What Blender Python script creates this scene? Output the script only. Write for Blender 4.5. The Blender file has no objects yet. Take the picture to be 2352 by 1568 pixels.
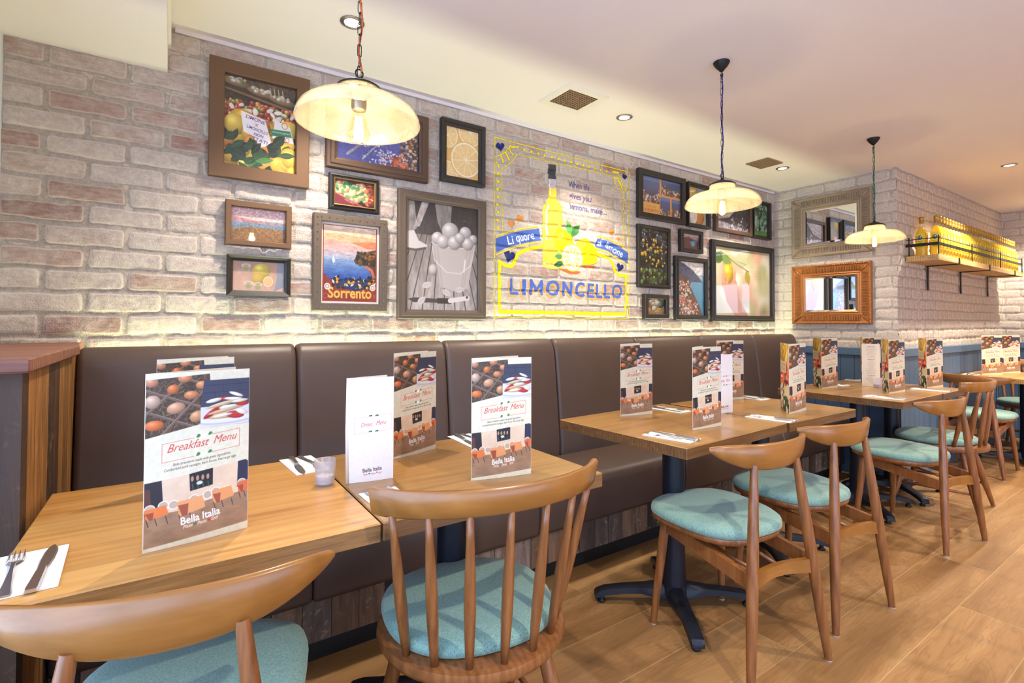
import bpy, math, random
import numpy as np
from mathutils import Vector, Matrix, Euler

S = bpy.context.scene
COL = S.collection
PI = math.pi
ri = random.Random(7)

# ------------------------------------------------------------------ camera
F_PX, YAW, PITCH, ROLL, CYP, CAMH = 1156.13, .5963, .0204, .0029, 716.6, 1.1961
cd = bpy.data.cameras.new('camera')
cam = bpy.data.objects.new('camera', cd); COL.objects.link(cam)
cd.sensor_fit = 'HORIZONTAL'; cd.sensor_width = 36
cd.lens = 36 * F_PX / 2352
cd.shift_y = -(784 - CYP) / 2352
cd.clip_start = .02
_f = Vector((math.sin(YAW), math.cos(YAW), 0)); _r = Vector((math.cos(YAW), -math.sin(YAW), 0)); _u = Vector((0, 0, 1))
_f, _u = math.cos(PITCH) * _f + math.sin(PITCH) * _u, -math.sin(PITCH) * _f + math.cos(PITCH) * _u
_r, _u = math.cos(ROLL) * _r + math.sin(ROLL) * _u, -math.sin(ROLL) * _r + math.cos(ROLL) * _u
mw = Matrix((( _r.x, _u.x, -_f.x, 0), (_r.y, _u.y, -_f.y, 0), (_r.z, _u.z, -_f.z, CAMH), (0, 0, 0, 1)))
cam.matrix_world = mw
S.camera = cam

# ------------------------------------------------------------------ view, world, light levels
vs = S.view_settings
vs.view_transform = 'Standard'; vs.look = 'None'; vs.gamma = 1; vs.use_curve_mapping = False
vs.exposure = .43
S.cycles.use_denoising = True
S.cycles.max_bounces = 10; S.cycles.diffuse_bounces = 5; S.cycles.glossy_bounces = 4
S.cycles.transparent_max_bounces = 16; S.cycles.transmission_bounces = 6
S.cycles.sample_clamp_indirect = 6; S.cycles.caustics_reflective = False; S.cycles.caustics_refractive = False
w = bpy.data.worlds.new('daylight'); S.world = w; w.use_nodes = True
w.node_tree.nodes['Background'].inputs[0].default_value = (.48, .66, 1, 1)
w.node_tree.nodes['Background'].inputs[1].default_value = 5.5
P_SPOT, P_BULB, P_LED = 43, 4.6, 19
C_SPOT, C_BULB, C_LED = (1, .875, .72), (1, .80, .50), (.95, 1, .60)

CEIL, WY, PX, PY, FX = 2.389, 2.45, 4.557, 1.5155, 7.403   # ceiling, long wall, mirror wall, pillar side, far wall

def light(name, kind, loc, power, color, rot=(0, 0, 0), **k):
    d = bpy.data.lights.new(name, kind); d.energy = power; d.color = color
    for a, b in k.items(): setattr(d, a, b)
    o = bpy.data.objects.new(name, d); COL.objects.link(o); o.location = loc; o.rotation_euler = rot
    return o
# daylight enters by the shop window on the left: a portal helps sample the sky
light('window_portal', 'AREA', (-.6, -1.2, 1.25), 1, (1, 1, 1), (0, -PI / 2, 0), shape='RECTANGLE', size=1.8, size_y=4.6).data.cycles.is_portal = True
light('window_portal', 'AREA', (1.6, -3.2, .78), 1, (1, 1, 1), (PI / 2, 0, 0), shape='RECTANGLE', size=4.0, size_y=1.2).data.cycles.is_portal = True  # portal of the added front window

# ------------------------------------------------------------------ nodes
def lin(c):
    if isinstance(c, str): c = [int(c[i:i + 2], 16) / 255 for i in (0, 2, 4)]
    return tuple((x / 12.92 if x <= .04045 else ((x + .055) / 1.055) ** 2.4) for x in c)
def c4(c): return (*lin(c), 1)
class NT:
    def __init__(s, name):
        s.m = bpy.data.materials.new(name); s.m.use_nodes = True
        s.t = s.m.node_tree; s.b = s.t.nodes['Principled BSDF']; s.out = s.t.nodes['Material Output']
    def n(s, kind, ins=None, **k):
        x = s.t.nodes.new(kind)
        for a, b in k.items(): setattr(x, a, b)
        for a, b in (ins or {}).items():
            if hasattr(b, 'is_output'): s.t.links.new(b, x.inputs[a])
            else: x.inputs[a].default_value = b
        return x
    def l(s, a, b): s.t.links.new(a, b)
    def obj(s, sc=(1, 1, 1), rot=(0, 0, 0), loc=(0, 0, 0)):
        tc = s.n('ShaderNodeTexCoord')
        return s.n('ShaderNodeMapping', {0: tc.outputs['Object'], 1: loc, 2: rot, 3: sc}).outputs[0]
    def noise(s, vec, scale, detail=4, rough=.5, dist=0):
        return s.n('ShaderNodeTexNoise', {'Vector': vec, 'Scale': scale, 'Detail': detail, 'Roughness': rough, 'Distortion': dist}).outputs[0]
    def ramp(s, fac, stops, interp='LINEAR'):
        r = s.n('ShaderNodeValToRGB', {0: fac}); r.color_ramp.interpolation = interp
        e = r.color_ramp.elements
        while len(e) < len(stops): e.new(.5)
        for i, (p, c) in enumerate(stops):
            e[i].position = p; e[i].color = c4(c) if not isinstance(c, float) else (c, c, c, 1)
        return r.outputs[0]
    def math(s, op, a, b=0, c=0):
        return s.n('ShaderNodeMath', {0: a, 1: b, 2: c}, operation=op).outputs[0]
    def mix(s, f, a, b, mode='MIX'):
        x = s.n('ShaderNodeMix', data_type='RGBA', blend_type=mode)
        for i, v in ((0, f), (6, a), (7, b)):
            if hasattr(v, 'is_output'): s.l(v, x.inputs[i])
            else: x.inputs[i].default_value = v
        return x.outputs[2]
    def sep(s, v): return s.n('ShaderNodeSeparateXYZ', {0: v}).outputs
    def comb(s, x, y, z): return s.n('ShaderNodeCombineXYZ', {0: x, 1: y, 2: z}).outputs[0]
    def white(s, v): return s.n('ShaderNodeTexWhiteNoise', {'Vector': v}, noise_dimensions='3D').outputs
    def bump(s, h, strength=.3, dist=.002):
        s.l(s.n('ShaderNodeBump', {'Strength': strength, 'Distance': dist, 'Height': h}).outputs[0], s.b.inputs['Normal'])
    def set(s, **k):
        for a, b in k.items():
            a = {'color': 'Base Color', 'rough': 'Roughness', 'metal': 'Metallic', 'spec': 'Specular IOR Level', 'coat': 'Coat Weight', 'ior': 'IOR', 'alpha': 'Alpha', 'sheen': 'Sheen Weight', 'coatrough': 'Coat Roughness'}[a]
            if hasattr(b, 'is_output'): s.l(b, s.b.inputs[a])
            else: s.b.inputs[a].default_value = b
        return s

def plain(name, c, rough=.5, metal=0, bump=0, scale=200, var=.06, coat=0):
    m = NT(name); v = m.obj()
    n = m.noise(v, scale * .1, 3)
    base = m.mix(m.math('MULTIPLY', n, var * 2), c4(c), c4([x * .75 for x in ([int(c[i:i + 2], 16) / 255 for i in (0, 2, 4)] if isinstance(c, str) else c)]))
    m.set(color=base, rough=rough, metal=metal, coat=coat)
    if bump: m.bump(m.noise(v, scale, 3), bump, .001)
    return m.m

def wood(name, c0, c1, c2, axis='x', scale=1, rough=.38, plank=0, coat=.15, var=.35, bump=.12, plane='y', chip=0, fig=1.0):
    """grain along `axis`; plank = board width across (0: one piece) measured along `plane`"""
    m = NT(name); o = m.obj(); X, Y, Z = m.sep(o)
    ax = {'x': X, 'y': Y, 'z': Z}
    inf = m.n('ShaderNodeObjectInfo').outputs['Random']
    if plank:
        row = m.math('FLOOR', m.math('DIVIDE', ax[plane], plank))
        seed = m.white(m.comb(row, m.math('MULTIPLY', inf, 13.7), 3.3))[0]
    else: seed = inf
    off = m.math('MULTIPLY', seed, 37)
    sc = {a: (1.0 if a == axis else 20) * scale for a in 'xyz'}
    vec = m.comb(m.math('MULTIPLY_ADD', X, sc['x'], off), m.math('MULTIPLY_ADD', Y, sc['y'], off), m.math('MULTIPLY_ADD', Z, sc['z'], off))
    n1 = m.noise(vec, 1.0, 5, .6, .8)
    fine = m.noise(m.n('ShaderNodeVectorMath', {0: vec, 3: 7.0}, operation='SCALE').outputs[0], 1.0, 3, .6, .2)
    wv = m.n('ShaderNodeTexWave', {'Vector': vec, 'Scale': .55 * fig, 'Distortion': 5.0, 'Detail': 2.0, 'Detail Scale': .7}, wave_type='BANDS', bands_direction={'x': 'Y', 'y': 'X', 'z': 'X'}[axis]).outputs[1]
    kw = .05 if plank else .12
    g = m.math('ADD', m.math('MULTIPLY', n1, .62), m.math('ADD', m.math('MULTIPLY', fine, .38 - kw), m.math('MULTIPLY', wv, kw)))
    col = m.ramp(g, [(.32, c0), (.5, c1), (.68, c2)])
    st = m.ramp(m.noise(m.n('ShaderNodeVectorMath', {0: vec, 3: 2.6}, operation='SCALE').outputs[0], 1.0, 3, .65, .3), [(.58, 0.0), (.72, 1.0)])
    col = m.mix(m.math('MULTIPLY', st, .5 if plank else .06), col, c4(c0))
    if plank:
        col = m.mix(m.math('MULTIPLY', seed, var), col, c4(c0))
        s2 = m.white(m.comb(row, 7.7, m.math('MULTIPLY', inf, 3.1)))[0]
        col = m.mix(m.math('MULTIPLY', s2, var), col, c4(c2))
    if plank:
        fr_ = m.math('ABSOLUTE', m.math('MULTIPLY_ADD', m.math('FRACT', m.math('DIVIDE', ax[plane], plank)), 2, -1))
        col = m.mix(m.math('MULTIPLY', m.ramp(fr_, [(.97, 0.0), (.99, 1.0)]), .45), col, c4(c0))
    if chip:
        k = m.ramp(m.noise(o, 24, 5, .7), [(.52, 0.0), (.6, 1.0)])
        col = m.mix(m.math('MULTIPLY', k, chip), col, c4('b9a48a'))
    m.set(color=col, rough=rough, coat=coat, coatrough=.2)
    if bump: m.bump(g, bump, .002)
    return m.m

def old_boards(name, pal, w_, plane, rough=.78, chip=.3, dark=.75):
    m = NT(name); o = m.obj(); X, Y, Z = m.sep(o); A = {'x': X, 'y': Y}[plane]
    k = m.math('DIVIDE', A, w_); row = m.math('FLOOR', k); wn = m.white(m.comb(row, 2.7, 9.1))
    seed = wn[0]; base = m.ramp(seed, [(i / len(pal), c) for i, c in enumerate(pal)], 'CONSTANT')
    off = m.math('MULTIPLY', seed, 41)
    vec = m.comb(m.math('MULTIPLY_ADD', X, 30, off), m.math('MULTIPLY_ADD', Y, 30, off), m.math('MULTIPLY_ADD', Z, 3.5, off))
    n1 = m.noise(vec, 1, 5, .65, .6); n2 = m.noise(o, 30, 5, .7, .5)
    col = m.mix(m.ramp(n1, [(.35, 0.0), (.7, dark)]), base, c4('241a14'))
    sp = m.math('MULTIPLY', m.ramp(n2, [(.56, 0.0), (.64, 1.0)]), m.math('MULTIPLY', wn[1] if False else m.white(m.comb(row, 8.8, 1.1))[0], chip * 2))
    col = m.mix(sp, col, c4('b8a58c'))
    f = m.math('ABSOLUTE', m.math('MULTIPLY_ADD', m.math('FRACT', k), 2, -1)); gap = m.ramp(f, [(.95, 0.0), (.985, 1.0)])
    col = m.mix(m.math('MULTIPLY', gap, .8), col, c4('120d0a'))
    m.set(color=col, rough=rough); m.bump(m.math('SUBTRACT', n1, gap), .5, .004); return m.m

def emis(name, c, st):
    m = NT(name); m.t.nodes.remove(m.b)
    e = m.n('ShaderNodeEmission', {0: (*c, 1), 1: st}); m.l(e.outputs[0], m.out.inputs[0]); return m.m

def printed(name, rough=.45, coat=0, attr='Col', spec=.4):
    m = NT(name); a = m.n('ShaderNodeAttribute', attribute_name=attr).outputs[0]
    m.set(color=a, rough=rough, coat=coat, spec=spec); return m.m

def schlick(m, f0=.04):
    g = m.n('ShaderNodeNewGeometry'); d = m.n('ShaderNodeVectorMath', {0: g.outputs['Incoming'], 1: g.outputs['Normal']}, operation='DOT_PRODUCT').outputs['Value']
    return m.math('MULTIPLY_ADD', m.math('POWER', m.math('SUBTRACT', 1, m.math('ABSOLUTE', d)), 5), 1 - f0, f0)
def clear(name, tint=(1, 1, 1), f0=.045, rough=.03):
    """thin clear pane: see-through, with the mirror reflection of glass"""
    m = NT(name); m.t.nodes.remove(m.b)
    t = m.n('ShaderNodeBsdfTransparent', {0: (*tint, 1)}).outputs[0]
    g = m.n('ShaderNodeBsdfGlossy', {0: (1, 1, 1, 1), 'Roughness': rough}).outputs[0]
    m.l(m.n('ShaderNodeMixShader', {0: schlick(m, f0), 1: t, 2: g}).outputs[0], m.out.inputs[0]); return m.m

def glow_glass(name, tint, trans=.45, rough=.25, body=(1, .92, .7), ribs=0):
    """frosted or ribbed glass: part see-through, part scattering the lamp behind it"""
    m = NT(name); m.t.nodes.remove(m.b)
    t = m.n('ShaderNodeBsdfTransparent', {0: (*tint, 1)}).outputs[0]
    d1 = m.n('ShaderNodeBsdfTranslucent', {0: (*body, 1)}).outputs[0]; d2 = m.n('ShaderNodeBsdfDiffuse', {0: (*body, 1)}).outputs[0]
    d = m.n('ShaderNodeMixShader', {0: .45, 1: d1, 2: d2}).outputs[0]
    g = m.n('ShaderNodeBsdfGlossy', {0: (1, 1, 1, 1), 'Roughness': rough}).outputs[0]
    tf = trans
    if ribs:
        o = m.obj(); X, Y, Z = m.sep(o)
        s = m.math('ABSOLUTE', m.math('SINE', m.math('MULTIPLY', m.math('ARCTAN2', Y, X), ribs)))
        tf = m.math('MULTIPLY_ADD', s, .22, trans - .14)
    x = m.n('ShaderNodeMixShader', {0: tf, 1: d, 2: t}).outputs[0]
    m.l(m.n('ShaderNodeMixShader', {0: schlick(m), 1: x, 2: g}).outputs[0], m.out.inputs[0]); return m.m

M = {}
M['chair'] = wood('chair_wood', '683e1c', '835029', '966236', 'z', 1.6, .36, coat=.25, bump=.05)
M['crest'] = wood('crest_wood', '80531f', '8e5c27', '9a6832', 'x', .9, .33, coat=.3, bump=.04)
M['crest_pale'] = wood('pale_crest_wood', '9a632f', 'b67c42', 'c99256', 'x', 1.3, .33, coat=.3, bump=.04)
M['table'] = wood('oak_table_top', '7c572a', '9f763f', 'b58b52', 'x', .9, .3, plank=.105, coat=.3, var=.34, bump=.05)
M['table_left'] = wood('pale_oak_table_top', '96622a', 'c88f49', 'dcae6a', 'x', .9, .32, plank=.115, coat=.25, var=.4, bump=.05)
M['reclaim'] = old_boards('reclaimed_boards', ['5a4a3e', '9a8678', '3a2c22', '8a6a50', '6e5c50', 'a08a78', '2c211a', '7a5c44'], .098, 'x')
M['reclaim_side'] = old_boards('reclaimed_end_boards', ['a8713a', '5e4028', 'b07c40', '4a3220', '946838', '705032'], .078, 'y', .6, .12)
M['reclaim_front'] = old_boards('grey_sawn_board', ['c4aea8', 'd0bfb2', 'b8a29a'], .15, 'x', .85, .2, .4)
M['table_edge_pale'] = wood('light_oiled_shaded_edge', '6e4c28', '9a7040', 'bb9058', 'x', 2.2, .4, coat=.2, bump=.1)  # paler edge, also stain with a little shade in its colour
M['table_edge'] = wood('dark_oiled_shaded_edge', '553a20', '6c4c2e', '82613c', 'x', 2.2, .4, coat=.2, bump=.1)  # darker than the top: oil stain plus some shade put into the colour
M['cap'] = wood('cap_wood', '5e3527', '8a5a48', 'a5755f', 'x', 1.5, .55, coat=0, bump=.3)
M['shelf'] = wood('shelf_wood', '8a6a40', 'b8945c', 'd6b67e', 'x', 2, .6, coat=0, bump=.3, chip=.15)
M['iron'] = plain('dark_iron', '2a2724', .5, .6, .2)
M['cast'] = plain('black_cast_iron', '1b1f2a', .42, .3, .25, 120)
M['black'] = plain('matt_black', '0c0b0b', .6)
M['steel'] = plain('cutlery_steel', 'd4d4da', .28, 1)
M['nickel'] = plain('brushed_nickel', 'a29a92', .3, 1)
M['white'] = plain('white_plastic', 'e8e4dc', .5)
M['linen'] = plain('white_paper_napkin', 'f1efea', .85, 0, .2, 300)
M['glide'] = plain('white_glide', 'c9c4c0', .5)
M['cream'] = plain('cream_card', 'e9e2cf', .6, 0, .15, 90)
M['drinkcard'] = plain('white_card', 'ece8e4', .6, 0, .12, 90)
def leather():
    m = NT('brown_leather'); v = m.obj()
    n = m.noise(v, 3, 3); f = m.n('ShaderNodeTexVoronoi', {'Vector': v, 'Scale': 420.0}).outputs[0]
    m.set(color=m.mix(n, c4('51413a'), c4('5e4d44')), rough=.42, spec=.5)
    m.bump(f, .12, .0006); return m.m
M['leather'] = leather()
def fabric():
    m = NT('teal_fabric'); v = m.obj()
    a = m.noise(m.obj((1, 6, 1)), 190, 2); b = m.noise(m.obj((6, 1, 1)), 190, 2)
    w_ = m.math('MULTIPLY_ADD', a, .5, m.math('MULTIPLY', b, .5))
    m.set(color=m.ramp(w_, [(.34, '4f7c7c'), (.5, '769b90'), (.66, '9bb3a0')]), rough=.9, sheen=.25)
    m.bump(w_, .2, .0008); return m.m
M['fabric'] = fabric()
def brick():
    m = NT('whitewashed_brick'); o = m.obj()
    a = m.n('ShaderNodeAttribute', attribute_name='Brk').outputs[0]
    r, g, b = m.n('ShaderNodeSeparateColor', {0: a}).outputs
    bc = m.ramp(r, [(0, '9c7a70'), (.3, 'b09188'), (.55, 'a07866'), (.75, 'b39b90'), (1, '966857')])
    n1 = m.noise(o, 14, 6, .65, .4); n2 = m.noise(o, 60, 5, .7); n3 = m.noise(m.obj((1, 1, 5)), 22, 4, .6, .6)
    ww = m.ramp(m.math('ADD', m.math('ADD', m.math('MULTIPLY', n1, .55), m.math('MULTIPLY', n3, .45)), m.math('MULTIPLY_ADD', b, .45, -.14)), [(.27, 0.0), (.62, 1.0)])
    brk = m.mix(ww, bc, m.ramp(n2, [(.3, 'bfb0a4'), (.7, 'dcd2c6')]))
    edge = m.ramp(g, [(.30, 0.0), (.5, 1.0), (.80, 1.0), (.96, 0.0)])
    brk = m.mix(m.math('MULTIPLY', edge, .6), brk, c4('ded5c8'))
    mort = m.ramp(n2, [(.3, 'a69c90'), (.7, 'cbc1b4')])
    col = m.mix(m.ramp(g, [(.18, 0.0), (.42, 1.0)]), mort, brk)
    m.set(color=col, rough=.9, spec=.2)
    m.bump(m.math('ADD', m.math('MULTIPLY', n2, .8), m.noise(o, 200, 4)), .9, .006); return m.m
M['brick'] = brick()
def floor():
    m = NT('oak_floor'); o = m.obj(); X, Y, Z = m.sep(o)
    rw = .24
    yy = m.math('DIVIDE', Y, rw); row = m.math('FLOOR', yy)
    rs = m.white(m.comb(row, 1.5, 0))[0]
    xx = m.math('DIVIDE', m.math('ADD', X, m.math('MULTIPLY', rs, 2.1)), 1.9); cl = m.math('FLOOR', xx)
    seed = m.white(m.comb(row, cl, 5))[0]
    off = m.math('MULTIPLY', seed, 61)
    vec = m.comb(m.math('MULTIPLY_ADD', X, 1.3, off), m.math('MULTIPLY_ADD', Y, 8, off), off)
    n0 = m.noise(vec, .9, 3, .5, .5)
    ring = m.math('FRACT', m.math('MULTIPLY', n0, 26))
    ring = m.math('ABSOLUTE', m.math('MULTIPLY_ADD', ring, 2, -1))
    ring = m.ramp(ring, [(.0, 1.0), (.35, .25), (1, 0.0)])
    fine = m.noise(m.comb(m.math('MULTIPLY', X, 6), m.math('MULTIPLY', Y, 120), off), 1, 4, .7)
    col = m.ramp(n0, [(.3, '74522f'), (.5, '987146'), (.72, 'b48d5e')])
    col = m.mix(m.math('MULTIPLY', ring, .42), col, c4('6f4a28'))
    col = m.mix(m.math('MULTIPLY', m.ramp(fine, [(.45, 0.0), (.7, 1.0)]), .22), col, c4('5e3d20'))
    col = m.mix(m.math('MULTIPLY', seed, .35), col, c4('8d6a42'))
    fy = m.math('ABSOLUTE', m.math('MULTIPLY_ADD', m.math('FRACT', yy), 2, -1))
    fx = m.math('ABSOLUTE', m.math('MULTIPLY_ADD', m.math('FRACT', xx), 2, -1))
    gap = m.math('MAXIMUM', m.ramp(fy, [(.982, 0.0), (.99, 1.0)]), m.ramp(fx, [(.997, 0.0), (.9985, 1.0)]))
    col = m.mix(m.math('MULTIPLY', gap, .35), col, c4('c9a878'))
    kn = m.ramp(m.n('ShaderNodeTexVoronoi', {'Vector': m.obj((1, 1.6, 1)), 'Scale': 1.9}).outputs[0], [(.03, 1.0), (.07, 0.0)])
    col = m.mix(m.math('MULTIPLY', kn, .6), col, c4('3b2413'))
    m.set(color=col, rough=m.math('MULTIPLY_ADD', fine, .25, .3), spec=.45)
    m.bump(m.math('SUBTRACT', m.math('MULTIPLY', fine, .4), gap), .25, .002); return m.m
M['floor'] = floor()
def boards(name, c, axis='X', w_=.1):
    m = NT(name); o = m.obj(); X, Y, Z = m.sep(o)
    f = m.math('ABSOLUTE', m.math('MULTIPLY_ADD', m.math('FRACT', m.math('DIVIDE', X if axis == 'X' else Y, w_)), 2, -1))
    gv = m.ramp(f, [(.93, 0.0), (.98, 1.0)])
    m.set(color=m.mix(gv, c4(c), c4('22303f')), rough=.5)
    m.bump(gv, -.6, .004); return m.m
M['blue_x'] = boards('blue_panel_boards_along_x', '4a637f', 'X')
M['blue_y'] = boards('blue_panel_boards_along_y', '4a637f', 'Y')
M['blue'] = plain('blue_paint', '506b86', .5)
M['plaster'] = plain('ceiling_paint', 'ebe6e4', .9, 0, .08, 60, .03)
M['plaster_cool'] = plain('pale_wall_paint', 'dfe6ee', .85, 0, .05, 60, .03)
M['wallpaint'] = plain('beige_wall_paint', 'cdbfae', .85)
M['pane'] = clear('picture_glass')
M['winpane'] = clear('window_glass')
M['mirror'] = plain('mirror_silver', 'f2f4f4', .01, 1, 0, 10, 0)
M['shade'] = glow_glass('ribbed_shade_glass', (1, .98, .90), .76, .10, (1, .93, .74), ribs=110)
M['bulb'] = clear('bulb_glass', (1, .93, .74))
M['frost'] = glow_glass('frosted_candle_glass', (.95, .95, .98), .62, .3, (.75, .75, .82))
M['wax'] = plain('white_wax', 'ece9e4', .6)
M['filament'] = emis('glowing_filament', (1, .78, .42), 60)
M['lamp'] = emis('downlight_lamp', (1, .9, .78), 3)
M['ledstrip'] = emis('led_strip', (.93, 1, .55), 3)
M['print'] = printed('printed_picture'); M['card'] = printed('printed_menu_card', .5, 0)
def mural():
    m = NT('mural_paint'); a = m.n('ShaderNodeAttribute', attribute_name='Col')
    n = m.noise(m.obj(), 35, 5, .7)
    al = m.math('MULTIPLY', a.outputs['Alpha'], m.ramp(n, [(.25, .8), (.42, 1.0)]))
    m.set(color=a.outputs[0], rough=.7, alpha=al, spec=.25); return m.m
M['mural'] = mural()

# ------------------------------------------------------------------ mesh helpers
def link(o, parent=None):
    COL.objects.link(o)
    if parent: o.parent = parent
    return o
def mesh(name, v, f, mat, parent=None, smooth=False, loc=None, rot=None, sharp=None):
    me = bpy.data.meshes.new(name); me.from_pydata([tuple(map(float, p)) for p in v], [], f); me.update()
    if smooth:
        me.polygons.foreach_set('use_smooth', [True] * len(me.polygons))
        if sharp: me.set_sharp_from_angle(angle=math.radians(sharp))
    if mat: me.materials.append(M[mat] if isinstance(mat, str) else mat)
    o = bpy.data.objects.new(name, me); link(o, parent)
    if loc: o.location = loc
    if rot: o.rotation_euler = rot
    return o
def thing(name, label, cat, loc=(0, 0, 0), rz=0, group=None):
    o = bpy.data.objects.new(name, None); COL.objects.link(o); o.empty_display_size = .05
    o.location = loc; o.rotation_euler = (0, 0, rz); o['label'] = label; o['category'] = cat
    if group: o['group'] = group
    return o
def struct(o): o['kind'] = 'structure'; return o
def dup(root, loc, rz=None, label=None, group=None, rot=None):
    r = root.copy(); COL.objects.link(r); r.location = loc
    if rz is not None: r.rotation_euler = (0, 0, rz)
    if label: r['label'] = label
    if group: r['group'] = group
    for ch in list(root.children):
        c = ch.copy(); COL.objects.link(c); c.parent = r
        for g in list(ch.children):
            d = g.copy(); COL.objects.link(d); d.parent = c
    return r
class G:
    """collects shapes for one mesh"""
    def __init__(s): s.v = []; s.f = []
    def add(s, v, f):
        k = len(s.v); s.v += [tuple(p) for p in v]; s.f += [tuple(i + k for i in q) for q in f]; return s
    def box(s, a, b, bev=0):
        (x0, y0, z0), (x1, y1, z1) = a, b
        if not bev:
            v = [(x, y, z) for z in (z0, z1) for y in (y0, y1) for x in (x0, x1)]
            return s.add(v, [(0, 2, 3, 1), (4, 5, 7, 6), (0, 1, 5, 4), (2, 6, 7, 3), (0, 4, 6, 2), (1, 3, 7, 5)])
        e = bev; v = []
        for ax in range(3):
            for sd in (0, 1):
                for i in (0, 1):
                    for j in (0, 1):
                        p = [0, 0, 0]; lo = (x0, y0, z0); hi = (x1, y1, z1); o = [k for k in range(3) if k != ax]
                        p[ax] = hi[ax] if sd else lo[ax]
                        p[o[0]] = hi[o[0]] - e if i else lo[o[0]] + e
                        p[o[1]] = hi[o[1]] - e if j else lo[o[1]] + e
                        v.append(tuple(p))
        id_ = lambda ax, sd, i, j: ax * 8 + sd * 4 + i * 2 + j
        f = []
        for ax in range(3):
            for sd in (0, 1): f.append((id_(ax, sd, 0, 0), id_(ax, sd, 1, 0), id_(ax, sd, 1, 1), id_(ax, sd, 0, 1)))
        for sa in (0, 1):
            for sb in (0, 1):
                f.append((id_(0, sa, sb, 0), id_(0, sa, sb, 1), id_(1, sb, sa, 1), id_(1, sb, sa, 0)))
                f.append((id_(0, sa, 0, sb), id_(0, sa, 1, sb), id_(2, sb, sa, 1), id_(2, sb, sa, 0)))
                f.append((id_(1, sa, 0, sb), id_(1, sa, 1, sb), id_(2, sb, 1, sa), id_(2, sb, 0, sa)))
                for sc in (0, 1): f.append((id_(0, sa, sb, sc), id_(1, sb, sa, sc), id_(2, sc, sa, sb)))
        return s.add(v, f)
    def tube(s, pts, r, n=10, cap=True, flat=1):
        pts = [Vector(p) for p in pts]
        if not isinstance(r, (list, tuple)): r = [r] * len(pts)
        t0 = (pts[1] - pts[0]).normalized(); a = t0.orthogonal().normalized()
        v = []; f = []
        for i, p in enumerate(pts):
            t = ((pts[min(i + 1, len(pts) - 1)] - pts[max(i - 1, 0)])).normalized()
            a = (a - t * a.dot(t)).normalized(); b = t.cross(a)
            for k in range(n):
                an = 2 * PI * k / n; v.append(p + (a * math.cos(an) + b * math.sin(an) * flat) * r[i])
        for i in range(len(pts) - 1):
            for k in range(n):
                k2 = (k + 1) % n; f.append((i * n + k, i * n + k2, (i + 1) * n + k2, (i + 1) * n + k))
        if cap: f.append(tuple(range(n - 1, -1, -1))); f.append(tuple((len(pts) - 1) * n + k for k in range(n)))
        return s.add(v, f)
    def lathe(s, prof, n=32, c=(0, 0, 0), ribs=0):
        v = []; f = []
        for r, z in prof:
            for k in range(n):
                an = 2 * PI * k / n; q = r - (.0006 * (k & 1) * r / .16 if ribs and r > .075 else 0); v.append((c[0] + q * math.cos(an), c[1] + q * math.sin(an), c[2] + z))
        for i in range(len(prof) - 1):
            for k in range(n):
                k2 = (k + 1) % n; f.append((i * n + k, i * n + k2, (i + 1) * n + k2, (i + 1) * n + k))
        return s.add(v, f)
    def prism(s, poly, d, z0=0, z1=.001, M_=None):
        n = len(poly); v = [(p[0], p[1], z0) for p in poly] + [(p[0], p[1], z1) for p in poly]
        f = [tuple(range(n - 1, -1, -1)), tuple(range(n, 2 * n))] + [(i, (i + 1) % n, n + (i + 1) % n, n + i) for i in range(n)]
        return s.add(v, f)
    def xf(s, mtx, k=0): s.v = s.v[:k] + [tuple(mtx @ Vector(p)) for p in s.v[k:]]; return s
    def go(s, name, mat, parent=None, smooth=False, sharp=None, **k):
        return mesh(name, s.v, s.f, mat, parent, smooth, sharp=sharp, **k)
def bez(p0, p1, p2, n=8): return [tuple((1 - t) ** 2 * a + 2 * t * (1 - t) * b + t * t * c for a, b, c in zip(p0, p1, p2)) for t in [i / n for i in range(n + 1)]]

# ------------------------------------------------------------------ painter: prints and paint as colour per point
def vnoise(x, y, seed=0):
    def h(i, j):
        n = (i * 374761393 + j * 668265263 + seed * 1442695041) & 0xffffffff
        n = ((n ^ (n >> 13)) * 1274126177) & 0xffffffff
        return ((n ^ (n >> 16)) & 0xffff) / 65535.
    xi = np.floor(x).astype(np.int64); yi = np.floor(y).astype(np.int64); fx = x - xi; fy = y - yi
    fx = fx * fx * (3 - 2 * fx); fy = fy * fy * (3 - 2 * fy)
    return (h(xi, yi) * (1 - fx) + h(xi + 1, yi) * fx) * (1 - fy) + (h(xi, yi + 1) * (1 - fx) + h(xi + 1, yi + 1) * fx) * fy
def fbm(x, y, seed=0, o=4):
    a = .5; t = 0; s = 0
    for k in range(o): t = t + a * vnoise(x * 2 ** k, y * 2 ** k, seed + k * 17); s += a; a *= .55
    return t / s
_txt = {}
def glyphs(text, shear=0, bold=0):
    key = (text, shear, bold)
    if key not in _txt:
        cu = bpy.data.curves.new('t', 'FONT'); cu.body = text; cu.shear = shear; cu.offset = bold; cu.resolution_u = 3; cu.align_x = 'CENTER'
        o = bpy.data.objects.new('t', cu); COL.objects.link(o)
        dg = bpy.context.evaluated_depsgraph_get(); me = bpy.data.meshes.new_from_object(o.evaluated_get(dg))
        me.calc_loop_triangles()
        v = np.array([(p.co.x, p.co.y) for p in me.vertices]) if len(me.vertices) else np.zeros((0, 2))
        t = [tuple(q.vertices) for q in me.loop_triangles]
        bpy.data.objects.remove(o); bpy.data.curves.remove(cu); bpy.data.meshes.remove(me)
        _txt[key] = (v, t)
    return _txt[key]
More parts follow.
